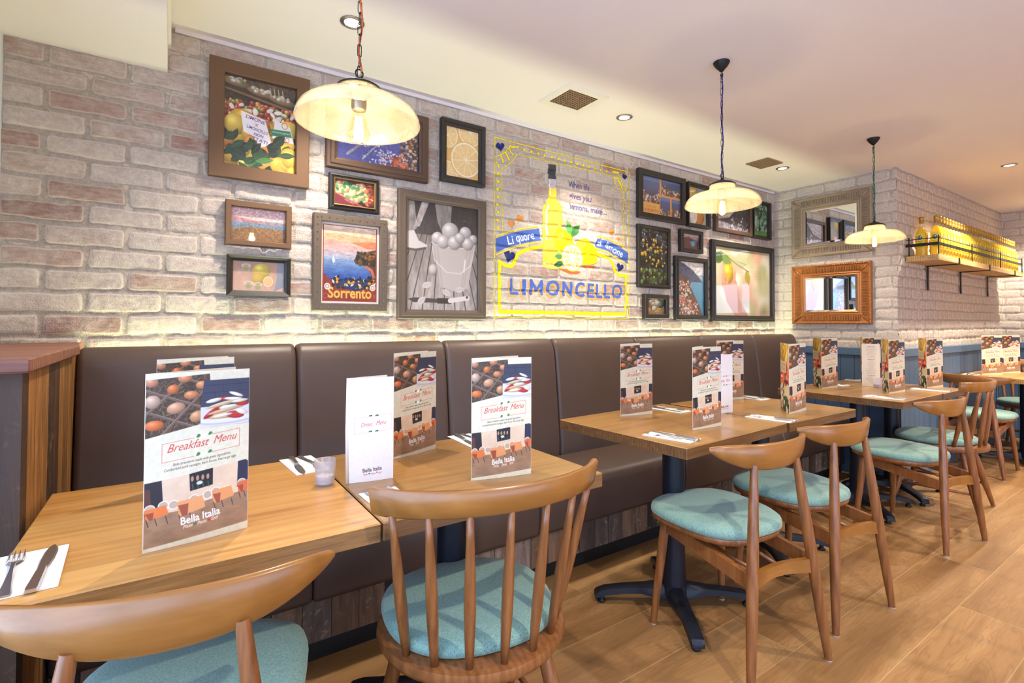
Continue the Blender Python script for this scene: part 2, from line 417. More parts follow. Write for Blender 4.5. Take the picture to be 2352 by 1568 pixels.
class Cv:
    """y runs up; extents in any unit"""
    def __init__(s, x0, x1, y0, y1, nx, col='ffffff', alpha=1.):
        s.e = (x0, x1, y0, y1); s.nx = nx; s.ny = max(2, int(round(nx * (y1 - y0) / (x1 - x0))))
        s.X, s.Y = np.meshgrid(np.linspace(x0, x1, nx), np.linspace(y0, y1, s.ny))
        s.px = (x1 - x0) / nx
        s.C = np.ones((s.ny, s.nx, 4)); s.C[..., :3] = s.col(col); s.C[..., 3] = alpha
    def col(s, c): return np.array([int(c[i:i + 2], 16) / 255 for i in (0, 2, 4)]) if isinstance(c, str) else np.array(c, float)
    def put(s, m, c, a=1.):
        m = np.clip(m, 0, 1)[..., None] * a; c = s.col(c) if not (isinstance(c, np.ndarray) and c.ndim == 3) else c
        s.C[..., :3] = s.C[..., :3] * (1 - m) + c * m; s.C[..., 3:] = np.maximum(s.C[..., 3:], m); return s
    def grad(s, y0, c0, y1, c1, m=1.):
        t = np.clip((s.Y - y0) / (y1 - y0), 0, 1)[..., None]; c = s.col(c0) * (1 - t) + s.col(c1) * t
        inside = ((s.Y >= min(y0, y1)) & (s.Y <= max(y0, y1))).astype(float) * m
        return s.put(inside, c)
    def dE(s, cx, cy, rx, ry, rot=0):
        c, n = math.cos(math.radians(rot)), math.sin(math.radians(rot)); x = s.X - cx; y = s.Y - cy
        return np.sqrt(((x * c + y * n) / rx) ** 2 + ((-x * n + y * c) / ry) ** 2)
    def el(s, cx, cy, rx, ry, col, rot=0, soft=1., shade=0, a=1., hl=0):
        d = s.dE(cx, cy, rx, ry, rot); r = min(rx, ry); m = np.clip((1 - d) * r / (s.px * soft) + .5, 0, 1)
        if shade:
            c = s.col(col)[None, None, :] * (1 - shade * np.clip(s.dE(cx - rx * .3, cy + ry * .35, rx * 1.5, ry * 1.5, rot), 0, 1) ** 2)[..., None]
            if hl: c = c + hl * np.exp(-(s.dE(cx - rx * .3, cy + ry * .4, rx * .35, ry * .3, rot)) ** 2)[..., None]
            return s.put(m, np.clip(c, 0, 1), a)
        return s.put(m, col, a)
    def ring(s, cx, cy, rx, ry, wd, col, rot=0, a=1.):
        d = np.abs(s.dE(cx, cy, rx, ry, rot) - 1) * min(rx, ry); return s.put(np.clip((wd / 2 - d) / s.px + .5, 0, 1), col, a)
    def poly(s, pts, col, soft=1., a=1., get=False):
        ins = np.zeros(s.X.shape, bool); d = np.full(s.X.shape, 1e9); n = len(pts)
        for i in range(n):
            (ax, ay), (bx, by) = pts[i], pts[(i + 1) % n]
            c = ((ay > s.Y) != (by > s.Y))
            with np.errstate(divide='ignore', invalid='ignore'): xi = (bx - ax) * (s.Y - ay) / (by - ay + 1e-12) + ax
            ins ^= c & (s.X < xi); d = np.minimum(d, s.dS(ax, ay, bx, by))
        m = np.clip(np.where(ins, d, -d) / (s.px * soft) + .5, 0, 1)
        return m if get else s.put(m, col, a)
    def dS(s, ax, ay, bx, by):
        dx, dy = bx - ax, by - ay; L = dx * dx + dy * dy + 1e-12; t = np.clip(((s.X - ax) * dx + (s.Y - ay) * dy) / L, 0, 1)
        return np.hypot(s.X - ax - t * dx, s.Y - ay - t * dy)
    def line(s, pts, wd, col, a=1.):
        d = np.full(s.X.shape, 1e9)
        for p, q in zip(pts[:-1], pts[1:]): d = np.minimum(d, s.dS(*p, *q))
        return s.put(np.clip((wd / 2 - d) / s.px + .5, 0, 1), col, a)
    def nz(s, sc, amp, seed=0, sy=1., m=1.):
        n = (fbm(s.X * sc, s.Y * sc * sy, seed) - .5) * 2 * amp
        s.C[..., :3] = np.clip(s.C[..., :3] * (1 + (n * m)[..., None]), 0, 1); return s
    def mask(s, m, col, a=1.): return s.put(m.astype(float), col, a)
    def blobs(s, n, box, r, cols, seed, asp=1., shade=.5, hl=0., flat=False):
        q = random.Random(seed)
        for _ in range(n):
            x = q.uniform(box[0], box[1]); y = q.uniform(box[2], box[3]); rr = r * q.uniform(.7, 1.25)
            s.el(x, y, rr, rr * asp * q.uniform(.8, 1.2), q.choice(cols), q.uniform(0, 180), shade=0 if flat else shade, hl=hl)
        return s
    def leaf(s, x, y, L, W, rot, col, vein='5f8a3a'):
        c, n = math.cos(math.radians(rot)), math.sin(math.radians(rot))
        f = lambda u, v: (x + u * c - v * n, y + u * n + v * c)
        s.poly([f(L * t, W * math.sin(PI * t)) for t in np.linspace(0, 1, 9)] + [f(L * t, -W * math.sin(PI * t)) for t in np.linspace(1, 0, 9)[1:-1]], col)
        if vein: s.line([f(0, 0), f(L, 0)], W * .12, vein, .6)
        return s
    def heart(s, x, y, r, col, rot=0, a=1.):
        p = []
        for t in np.linspace(0, 2 * PI, 26)[:-1]:
            hx = 16 * math.sin(t) ** 3 / 17; hy = (13 * math.cos(t) - 5 * math.cos(2 * t) - 2 * math.cos(3 * t) - math.cos(4 * t)) / 17
            c, n = math.cos(math.radians(rot)), math.sin(math.radians(rot)); p.append((x + r * (hx * c - hy * n), y + r * (hx * n + hy * c)))
        return s.poly(p, col, a=a)
    def text(s, t, x, y, size, col, rot=0, shear=0, bold=0, xs=1., width=None, a=1.):
        v, tr = glyphs(t, shear, bold)
        if not len(v): return s
        if width: xs = width / ((v[:, 0].max() - v[:, 0].min()) * size)
        c, n = math.cos(math.radians(rot)), math.sin(math.radians(rot))
        vx = (v[:, 0] - (v[:, 0].max() + v[:, 0].min()) / 2) * size * xs; vy = v[:, 1] * size
        P = np.stack([x + vx * c - vy * n, y + vx * n + vy * c], 1); acc = np.zeros(s.X.shape)
        x0, x1, y0, y1 = s.e; sx = (s.nx - 1) / (x1 - x0); sy = (s.ny - 1) / (y1 - y0)
        K = 3; gx = (P[:, 0] - x0) * sx; gy = (P[:, 1] - y0) * sy
        sub = np.zeros((s.ny * K, s.nx * K), bool)
        for q in tr:
            ax, ay, bx, by, cx, cy = gx[q[0]] * K, gy[q[0]] * K, gx[q[1]] * K, gy[q[1]] * K, gx[q[2]] * K, gy[q[2]] * K
            i0, i1 = int(max(0, min(ax, bx, cx))), int(min(s.nx * K - 1, max(ax, bx, cx)) + 1); j0, j1 = int(max(0, min(ay, by, cy))), int(min(s.ny * K - 1, max(ay, by, cy)) + 1)
            if i1 <= i0 or j1 <= j0: continue
            U, V = np.meshgrid(np.arange(i0, i1 + 1), np.arange(j0, j1 + 1))
            e1 = (bx - ax) * (V - ay) - (by - ay) * (U - ax); e2 = (cx - bx) * (V - by) - (cy - by) * (U - bx); e3 = (ax - cx) * (V - cy) - (ay - cy) * (U - cx)
            ok = ((e1 >= 0) & (e2 >= 0) & (e3 >= 0)) | ((e1 <= 0) & (e2 <= 0) & (e3 <= 0))
            V = np.clip(V, 0, s.ny * K - 1); U = np.clip(U, 0, s.nx * K - 1); sub[V[ok], U[ok]] = True
        acc = np.zeros((s.ny, s.nx))
        pad = np.pad(sub, K)
        for a_ in range(-1, 2):
            for b_ in range(-1, 2): acc += pad[K + a_:K + a_ + s.ny * K:K, K + b_:K + b_ + s.nx * K:K]
        return s.put(acc / 9., col, a)
def grid_mesh(name, P, C, mat, parent=None, attr='Col', smooth=False, keep=None, srgb=True):
    """P (ny,nx,3) points, C (ny,nx,3/4) colours"""
    ny, nx = P.shape[:2]
    idx = np.arange(ny * nx).reshape(ny, nx)
    F = np.stack([idx[:-1, :-1], idx[:-1, 1:], idx[1:, 1:], idx[1:, :-1]], -1).reshape(-1, 4)
    V = P.reshape(-1, 3); K = C.reshape(-1, C.shape[-1])
    if keep is not None:
        kf = keep.reshape(-1)[F].any(1); F = F[kf]; used = np.unique(F); mp = np.full(len(V), -1); mp[used] = np.arange(len(used)); V = V[used]; K = K[used]; F = mp[F]
    me = bpy.data.meshes.new(name); me.vertices.add(len(V)); me.vertices.foreach_set('co', V.astype(np.float32).ravel())
    me.loops.add(len(F) * 4); me.loops.foreach_set('vertex_index', F.astype(np.int32).ravel())
    me.polygons.add(len(F)); me.polygons.foreach_set('loop_start', (np.arange(len(F)) * 4).astype(np.int32)); me.polygons.foreach_set('loop_total', np.full(len(F), 4, np.int32))
    me.update(calc_edges=True)
    if smooth: me.polygons.foreach_set('use_smooth', np.ones(len(F), bool))
    a = me.color_attributes.new(attr, 'FLOAT_COLOR', 'POINT'); k = np.ones((len(V), 4), np.float32)
    rgb = K[:, :3]
    if srgb and mat == 'print': rgb = rgb * .84 + rgb.mean(1, keepdims=True) * .16
    if srgb: rgb = np.where(rgb <= .04045, rgb / 12.92, ((rgb + .055) / 1.055) ** 2.4)
    k[:, :3] = rgb
    if K.shape[1] == 4: k[:, 3] = K[:, 3]
    a.data.foreach_set('color', k.ravel())
    me.materials.append(M[mat]); o = bpy.data.objects.new(name, me); link(o, parent); return o

# ================================================================== SETTING
fl = struct(G().box((-.6, -3.2, -.06), (FX, WY + .2, 0)).go('floor', 'floor'))
ce = struct(G().box((-.6, -3.2, CEIL), (FX + .2, WY + .2, CEIL + .1)).go('ceiling', 'plaster'))
struct(G().box((-.6, -3.2, 2.199), (-.023, WY, CEIL - .0005)).go('trim_1', 'plaster'))          # dropped soffit over the window side
struct(G().box((-.045, -3.2, 2.235), (-.0225, WY - .001, CEIL - .001)).box((-.0229, -3.2, 2.30), (-.012, WY - .001, 2.345)).go('trim_2', 'plaster'))
struct(G().box((.0, WY - .012, CEIL - .018), (PX - .01, WY - .003, CEIL - .0005)).go('trim_3', 'plaster'))   # shadow strip where ceiling meets brick

def sm(a, b, x): t = np.clip((x - a) / (b - a), 0, 1); return t * t * (3 - 2 * t)
def bh(u, z, bl, half, z0, u0, seed=0, ch=.0822, rough=1.):
    """height of the whitewashed brick face and its mask / random colour"""
    uu = u + (fbm(u * 18, z * 18, seed + 3, 3) - .5) * .012; zz = z + (fbm(u * 9, z * 16, seed + 9, 3) - .5) * .016
    r = np.floor((zz - z0) / ch).astype(int); fz = (zz - z0) / ch - r
    us = (uu - u0) / bl + half * (r & 1) ; c = np.floor(us).astype(int); fu = us - c
    def hsh(a, b, k):
        n = (a * 73856093 ^ b * 19349663 ^ (k + seed) * 83492791) & 0xffffff
        n = (n * 48271) & 0x7fffffff; n = (n ^ (n >> 11)) * 16807 & 0x7fffffff; return (n & 0xffff) / 65535.
    r1, r2, r3 = hsh(r, c, 1), hsh(r, c, 2), hsh(r, c, 3)
    dx = np.minimum(fu, 1 - fu) * bl - .008; dz = np.minimum(fz, 1 - fz) * ch - .0085
    rc = .012; qx = np.maximum(rc - dx, 0); qz = np.maximum(rc - dz, 0)
    d = np.where((dx < rc) & (dz < rc), rc - np.hypot(qx, qz), np.minimum(dx, dz))
    mk = sm(-.004, .007, d)
    n = fbm(u * 40, z * 60, seed + 21, 4); n2 = fbm(u * 7, z * 7, seed + 5, 2)
    h = mk * (.006 + .003 * r3 * rough + (n - .5) * .007 + (r1 - .5) * .004 * (fz - .5) * 2) + (1 - mk) * (n - .5) * .005 + (n2 - .5) * .004
    return h, mk, r1, r2
def brickwall(name, u0, u1, z0, z1, res, at, bl, half, zr, ur, seed, flip=False, wash=0.):
    nu = int((u1 - u0) / res) + 1; nz = int((z1 - z0) / res) + 1
    U, Z = np.meshgrid(np.linspace(u0, u1, nu), np.linspace(z0, z1, nz))
    h, mk, r1, r2 = bh(U, Z, bl, half, zr, ur, seed)
    C = np.stack([r1, np.clip(mk, 0, 1), r2 * (1 - wash * .5) + wash * .75], -1)
    P = at(U, Z, h)
    if flip: P = P[:, ::-1]; C = C[:, ::-1]
    return struct(grid_mesh(name, P, C, 'brick', attr='Brk', smooth=True, srgb=False))
ZR = 2.046 - .0822 * 20; UR = -.505
LW = dict(bl=.2405, half=.5, z0=ZR, u0=UR, seed=0)
at_y = lambda Y0: (lambda U, Z, h: np.stack([U, Y0 - h, Z], -1))
at_x = lambda X0: (lambda U, Z, h: np.stack([X0 - h, U, Z], -1))
brickwall('wall_back', -.5, PX, .9, CEIL, .0055, at_y(WY), .2405, .5, ZR, UR, 0)
brickwall('wall_alcove', PY - .006, WY, .98, CEIL, .0075, at_x(PX), .235, .5, ZR + .003, .02, 40, flip=True, wash=.6)
brickwall('wall_pillar', PX - .006, FX, .98, CEIL, .009, at_y(PY), .118, .5, ZR + .003, .0, 80, wash=1)
brickwall('wall_right', .3, PY, .98, CEIL, .009, at_x(FX), .24, .5, ZR + .003, .05, 120, flip=True, wash=.7)
struct(G().box((-.6, WY + .001, 0), (PX, WY + .2, CEIL)).box((-.6, WY - .001, 0), (PX, WY + .002, .92)).go('wall_back_core', 'wallpaint'))
struct(G().box((PX + .001, PY + .001, 0), (FX + .2, WY + .2, CEIL)).go('wall_pillar_core', 'wallpaint'))
struct(G().box((FX + .001, -3.2, 0), (FX + .2, PY, CEIL)).box((FX - .004, -3.2, .98), (FX + .001, .3, CEIL)).go('wall_right_core', 'wallpaint'))
struct(G().box((3.6, -3.4, 0), (FX + .2, -3.2, CEIL)).box((-.75, -3.4, 0), (3.6, -3.2, .2)).box((-.75, -3.4, 1.35), (3.6, -3.2, CEIL)).box((-.75, -3.4, .2), (-.4, -3.2, 1.35)).go('wall_front', 'wallpaint'))
wf = G().box((-.4, -3.33, .2), (3.6, -3.27, .26)).box((-.4, -3.33, 1.29), (3.6, -3.27, 1.35))  # unseen front window, added and kept low to bring in daylight
for x in (-.37, .95, 2.25, 3.57): wf.box((x - .03, -3.33, .26), (x + .03, -3.27, 1.29))
win2 = struct(wf.go('window_added', 'plaster_cool')); G().box((-.4, -3.302, .23), (3.6, -3.298, 1.32)).go('pane', 'winpane', win2)
# left side: pale pier, then the shop window
struct(G().box((-.62, 1.52, 0), (-.497, WY, 2.2)).box((-.75, 1.25, 0), (-.6, 1.53, CEIL)).go('wall_left', 'plaster_cool'))
struct(G().box((-.75, -3.2, 0), (-.6, 1.25, .42)).box((-.75, -3.2, 2.2), (-.6, 1.25, CEIL)).box((-.75, -3.2, .42), (-.6, -3.1, 2.2)).go('wall_left_sill', 'plaster_cool'))
wf = G().box((-.70, -3.1, .42), (-.64, 1.25, .48)).box((-.70, -3.1, 2.14), (-.64, 1.25, 2.2))
for y in (-3.07, -2.1, -1.11, .07, 1.22): wf.box((-.70, y - .03, .48), (-.64, y + .03, 2.14))
win = struct(wf.go('window_1', 'plaster_cool'))
G().box((-.672, -3.1, .45), (-.668, 1.25, 2.17)).go('pane', 'winpane', win)
# blue wainscot with cap rail
WZ = 1.0036
struct(G().box((PX - .022, PY - .022, 0), (PX + .01, WY - .01, WZ - .06)).go('trim_4', 'blue_y'))
struct(G().box((PX - .0205, PY - .024, 0), (FX - .02, PY + .01, WZ - .06)).go('trim_5', 'blue_x'))
struct(G().box((FX - .022, .2, 0), (FX + .01, PY - .02, WZ - .06)).go('trim_6', 'blue_y'))
struct(G().box((PX - .036, PY - .036, WZ - .062), (PX + .01, WY - .01, WZ), .004).box((PX - .0345, PY - .0364, WZ - .0618), (FX - .02, PY + .01, WZ + .0004), .004).box((FX - .036, .2, WZ - .062), (FX + .01, PY - .036, WZ), .004).go('trim_7', 'blue'))
struct(G().box((PX - .03, PY - .03, 0), (PX, WY - .01, .09)).box((PX - .0285, PY - .032, 0), (FX - .02, PY, .0906)).go('baseboard_right', 'blue'))

# ================================================================== LAMPS OF THE ROOM
def downlight(x, y, label, spot=True, group=None, p=1.):
    t = thing('downlight', label, 'ceiling light', (x, y, CEIL), group=group)
    G().lathe([(.046, .0), (.047, -.003), (.036, -.006), (.031, -.004), (.029, .0)], 40).go('trim_ring', 'nickel', t, True)
    G().lathe([(.031, -.0035), (.027, -.001)], 32).lathe([(.0275, -.0005), (.020, -.0012), (0.0005, -.0018)], 32).go('lamp', 'lamp', t, True)
    if spot: light('downlight_beam', 'SPOT', (x, y, CEIL - .02), P_SPOT * p, C_SPOT, (0, 0, 0), spot_size=math.radians(112), spot_blend=.75, shadow_soft_size=.025)
    return t
downlight(.583, 1.998, 'chrome-rimmed recessed downlight behind the nearest pendant, nearest the soffit', p=1.5)
downlight(2.165, 2.034, 'small recessed downlight to the right of the white-framed vent', p=1.4)
downlight(3.882, 2.019, 'small recessed downlight beside the bare square vent', p=1.3)
downlight(5.202, 1.014, 'recessed downlight over the bottle shelf, at the right of the ceiling', p=3.2)
for x, y, p in ((1.05, -.35, 2), (2.85, -.35, 2), (4.6, -.35, 2.6), (6.3, -.45, 4.2), (.2, -1.9, 1.3), (1.0, -2.9, 1.3), (3.4, -2.6, 1.3), (5.8, -2.6, 2.2), (6.9, 1.0, 2.2)):  # unseen downlights, placed by guess and added to light the room
    downlight(x, y, 'recessed ceiling downlight added over the aisle, outside the view, to light the room', spot=False, group='added downlights over the aisle')
    light('downlight_beam', 'SPOT', (x, y, CEIL - .02), P_SPOT * p, C_SPOT, spot_size=math.radians(125), spot_blend=.6, shadow_soft_size=.025)

def vent(x, y, outer, label, cat='ceiling vent'):
    t = thing('ceiling_vent', label, cat, (x, y, CEIL))
    a, b = .1, .085
    if outer: 
        o = .14; p = .125
        G().box((-o, -p, -.008), (o, -b, 0)).box((-o, b, -.008), (o, p, 0)).box((-o, -b, -.008), (-a, b, 0)).box((a, -b, -.008), (o, b, 0)).go('surround', 'white', t)
    G().box((-a, -b, -.0012), (a, b, -.0002)).go('duct', 'black', t)
    g = G()
    for i in range(13): xx = -a + 2 * a * i / 12; g.box((xx - .002, -b, -.007), (xx + .002, b, -.0015))
    for i in range(10): yy = -b + 2 * b * i / 9; g.box((-a, yy - .002, -.0065), (a, yy + .002, -.002))
    g.go('grille', 'vent', t); return t
M['vent'] = plain('vent_grille', '9a7c5c', .6)
vent(1.765, 2.02, True, 'white-framed square ceiling vent with a brown grid, above the painted wall sign')
vent(3.645, 2.03, False, 'dark square ceiling grille flush in the ceiling, left of the furthest wall-side downlight')

# ================================================================== PAINTED SIGN ON THE BRICKS
m = Cv(1.50, 2.68, 1.195, 2.29, 540, 'f5dc2a', 0.)
YE, TY, BL_, NV, OR = 'f2dc22', 'ffe01a', '4a68b4', '23306e', 'd98a3c'
m.C[..., 3] = 0
def pu(f): return f
m.line([(1.533, 2.262), (2.648, 2.25), (2.648, 1.225), (1.536, 1.225), (1.533, 2.262)], .006, YE)
m.line([(1.59, 1.725), (1.582, 2.089), (1.609, 2.106), (1.647, 2.136), (1.675, 2.171), (1.69, 2.196), (2.493, 2.198), (2.508, 2.155), (2.544, 2.115), (2.586, 2.098), (2.589, 1.713)], .0055, YE)
for i in range(14): m.el(1.743 + .687 * i / 13, 2.23 - .01 * i / 13, .009, .009, YE)
for i in range(8): m.el(1.558, 2.056 - .315 * i / 7, .010, .010, YE)
for i in range(7): m.el(2.614, 2.051 - .275 * i / 6, .009, .009, YE)
R_ = [(1.549, 2.122), (1.561, 2.094), (1.577, 2.16), (1.595, 2.131), (1.609, 2.188), (1.633, 2.15), (1.642, 2.214), (1.661, 2.186), (1.651, 2.232), (1.699, 2.238)]
for i in range(0, 10, 2): m.line(R_[i:i + 2], .012, YE)
R_ = [(2.621, 2.131), (2.616, 2.093), (2.57, 2.142), (2.584, 2.121), (2.538, 2.174), (2.564, 2.15), (2.506, 2.191), (2.545, 2.189), (2.487, 2.225), (2.538, 2.229)]
for i in range(0, 10, 2): m.line(R_[i:i + 2], .014, YE)
m.line([(1.543, 2.154), (1.572, 2.167), (1.609, 2.192), (1.63, 2.216), (1.639, 2.234), (1.651, 2.238)], .007, YE)
m.line([(2.623, 2.124), (2.59, 2.145), (2.571, 2.165), (2.564, 2.206), (2.532, 2.223)], .007, YE)
for (x, y), r, q in zip([(1.572, 2.216), (2.606, 2.213), (1.639, 1.585), (2.556, 1.577)], (.031, .026, .044, .036), (10, -8, -12, -12)): m.heart(x, y, r, NV, q)
for (x, y), r, q in zip([(1.653, 1.775), (1.71, 1.813), (2.48, 1.81), (2.537, 1.77)], (.027, .027, .026, .019), (8, -15, 15, 0)): m.heart(x, y, r, OR, q)
m.line([(1.57, 1.553), (1.602, 1.528), (1.649, 1.523), (1.673, 1.544), (1.696, 1.601), (1.755, 1.632), (1.875, 1.66), (1.90, 1.664)], .022, TY)
m.line([(2.307, 1.654), (2.38, 1.646), (2.448, 1.629), (2.479, 1.604), (2.505, 1.556), (2.543, 1.521), (2.615, 1.521)], .022, TY)
m.line([(1.57, 1.553), (1.571, 1.259), (2.614, 1.255), (2.615, 1.525)], .022, TY)
bt = [(1.929, 2.034), (1.99, 2.035), (1.992, 1.975), (2.012, 1.954), (2.035, 1.923), (2.041, 1.89), (2.039, 1.536), (1.969, 1.527), (1.906, 1.532), (1.886, 1.543), (1.883, 1.887), (1.895, 1.921), (1.921, 1.95), (1.928, 1.976)]
m.poly(bt, 'f6d84a')
m.poly([(1.926, 2.179), (1.988, 2.184), (1.988, 2.093), (1.928, 2.088)], '4a4a4e')
m.line([(1.926, 2.145), (1.988, 2.148)], .006, '2c2c30')
m.poly([(1.928, 2.088), (1.988, 2.093), (1.99, 2.035), (1.93, 2.034)], 'c9c2cc'); m.line([(1.941, 2.08), (1.943, 1.99)], .006, 'f4eef4')
m.line([(1.926, 1.917), (1.914, 1.874), (1.912, 1.808), (1.918, 1.743)], .014, 'fbf6e6'); m.line([(1.917, 1.72), (1.917, 1.71)], .012, 'fbf6e6')
m.line([(1.9, 1.56), (2.0, 1.548)], .01, 'f3e69a')
m.leaf(2.128, 1.738, .118, .024, 116, '4f9a4a'); m.leaf(2.116, 1.746, .105, .026, 50, '3f7a3c')
m.poly([(2.0, 1.538), (2.111, 1.532), (2.196, 1.524), (2.167, 1.508), (2.1, 1.505), (2.045, 1.521)], 'd8683a'); m.poly([(2.213, 1.568), (2.331, 1.572), (2.319, 1.558), (2.236, 1.555)], 'd8683a')
m.poly([(1.973, 1.70), (1.976, 1.745), (2.0, 1.785), (2.015, 1.795), (2.06, 1.785), (2.11, 1.755), (2.14, 1.71), (2.14, 1.66), (2.09, 1.635), (2.02, 1.64), (1.98, 1.665)], 'f4cf10')
m.poly([(2.15, 1.60), (2.15, 1.70), (2.19, 1.735), (2.24, 1.748), (2.30, 1.71), (2.335, 1.675), (2.345, 1.63), (2.335, 1.59), (2.27, 1.575), (2.2, 1.57)], 'f7d50e')
m.el(2.20, 1.70, .05, .025, 'fae23c', 30); m.el(2.03, 1.74, .03, .02, 'f8e04a', 40)
m.leaf(2.052, 1.618, .078, .021, 188, '5a8f52'); m.leaf(2.055, 1.575, .085, .02, 196, '3f6b45')
m.el(2.124, 1.611, .091, .088, 'f5e36a'); m.el(2.124, 1.611, .081, .078, 'f8f3e2'); m.el(2.124, 1.611, .070, .067, 'f3e27a')
for k in range(10): a = k * PI / 5 + .2; m.line([(2.124, 1.611), (2.124 + .072 * math.cos(a), 1.611 + .070 * math.sin(a))], .009, 'fbf7ea')
m.el(2.124, 1.611, .013, .013, 'fbf7ea')
m.poly([(1.547, 1.68), (1.63, 1.713), (1.725, 1.743), (1.854, 1.77), (1.873, 1.699), (1.784, 1.681), (1.677, 1.651), (1.602, 1.625), (1.547, 1.597)], BL_)
m.line([(1.547, 1.692), (1.629, 1.725), (1.725, 1.755), (1.844, 1.78)], .007, YE); m.line([(1.547, 1.586), (1.677, 1.639), (1.784, 1.671), (1.87, 1.689)], .007, YE)
m.poly([(2.337, 1.757), (2.429, 1.749), (2.544, 1.723), (2.633, 1.683), (2.638, 1.606), (2.543, 1.645), (2.429, 1.682), (2.317, 1.699)], BL_)
m.line([(2.349, 1.767), (2.429, 1.762), (2.544, 1.737), (2.633, 1.699)], .007, YE); m.line([(2.317, 1.687), (2.429, 1.67), (2.543, 1.632), (2.642, 1.592)], .007, YE)
m.text('Li', 1.650, 1.655, .072, 'e8ecf4', 14, bold=.008); m.text('quore', 1.757, 1.688, .072, 'e8ecf4', 13, bold=.008, width=.14)
m.text('al', 2.358, 1.705, .062, 'e8ecf4', -8, bold=.008); m.text('limone', 2.495, 1.672, .068, 'e8ecf4', -19, bold=.008, width=.165)
VI = '5550a8'
m.text('When life', 2.18, 2.063, .056, VI, width=.18, bold=.02); m.text('gives you', 2.192, 1.99, .056, VI, width=.188, bold=.02); m.text('lemons, make...', 2.264, 1.922, .056, VI, width=.325, bold=.02)
def lim(col, dx, dy, bold):
    xs = [(1.672, .06, 'L'), (1.742, .03, 'I'), (1.835, .105, 'M'), (1.965, .108, 'O'), (2.082, .085, 'N'), (2.188, .082, 'C'), (2.283, .062, 'E'), (2.358, .058, 'L'), (2.432, .058, 'L'), (2.525, .10, 'O')]
    for x, w_, ch in xs:
        if ch in 'MN':
            a, b, z0, z1 = x + dx - w_ / 2 + .012, x + dx + w_ / 2 - .012, 1.374 + dy, 1.446 + dy; t_ = .024 if dx == 0 else .021
            m.line([(a, z0), (a, z1)], t_, col); m.line([(b, z0), (b, z1)], t_, col)
            if ch == 'M': m.line([(a, z1), ((a + b) / 2, z0 + .018), (b, z1)], t_ * .8, col)
            else: m.line([(a, z1), (b, z0)], t_ * .85, col)
            continue
        m.text(ch, x + dx, 1.363 + dy + (.003 if ch in 'OC' else 0), .128, col, width=w_, bold={'M': .010, 'N': .016}.get(ch, bold))
lim('e0a25a', -.012, -.013, .024); lim('4c66b8', 0, 0, .030)
_nu = int((PX + .5) / .0055) + 1; _nz = int((CEIL - .9) / .0055) + 1                 # the paint follows the very surface of the wall mesh
_U, _Z = np.meshgrid(np.linspace(-.5, PX, _nu), np.linspace(.9, CEIL, _nz)); _h = bh(_U, _Z, .2405, .5, ZR, UR, 0)[0]
_a = (m.X + .5) / (PX + .5) * (_nu - 1); _b = (m.Y - .9) / (CEIL - .9) * (_nz - 1); _i = _a.astype(int); _j = _b.astype(int); _a = _a - _i; _b = _b - _j
h = (_h[_j, _i] * (1 - _a) + _h[_j, _i + 1] * _a) * (1 - _b) + (_h[_j + 1, _i] * (1 - _a) + _h[_j + 1, _i + 1] * _a) * _b
sg = grid_mesh('painted_wall_sign', np.stack([m.X, WY - h - .0016, m.Y], -1), m.C, 'mural', smooth=True, keep=m.C[..., 3] > .03)
sg['label'] = 'yellow and blue limoncello sign painted straight onto the brick wall, with bottle and lemons'; sg['category'] = 'wall sign'

# ================================================================== PICTURES
M['fr_bronze'] = plain('bronze_brown_frame', '6e5138', .45, .2, .15, 150)
M['fr_brown'] = plain('worn_brown_frame', '5b4435', .5, .1, .3, 120)
M['fr_black'] = plain('black_frame', '2b2623', .45, 0, .15, 150)
M['fr_grey'] = plain('grey_brown_frame', '65574a', .5, .15, .3, 120)
M['fr_gold'] = plain('dull_gold_edge', '8a6b3c', .4, .5)
M['fr_pale'] = plain('pale_mount', 'e9e3da', .7)
def sweep(prof, w_, h_):
    """prof: (inset from outer edge, out from wall) mitred round a w x h rectangle centred on x/z, front toward -y"""
    v = []; f = []
    for i, (d, o) in enumerate(prof):
        for sx, sz in ((-1, -1), (1, -1), (1, 1), (-1, 1)): v.append((sx * (w_ / 2 - d), -o, sz * (h_ / 2 - d)))
    for i in range(len(prof) - 1):
        for k in range(4): f.append((i * 4 + k, i * 4 + (k + 1) % 4, (i + 1) * 4 + (k + 1) % 4, (i + 1) * 4 + k))
    return v, f
PROF = {'flat': lambda w: [(0, 0), (0, .03), (.003, .033), (w - .003, .033), (w, .03), (w, .012)],
        'in': lambda w: [(0, 0), (0, .034), (.004, .037), (w * .6, .028), (w * .62, .024), (w, .02), (w, .010)],
        'step': lambda w: [(0, 0), (0, .024), (.004, .028), (w * .35, .028), (w * .4, .034), (w * .7, .034), (w * .78, .026), (w, .022), (w, .010)],
        'thin': lambda w: [(0, 0), (0, .020), (.003, .023), (w * .5, .026), (w * .6, .020), (w, .018), (w, .008)]}
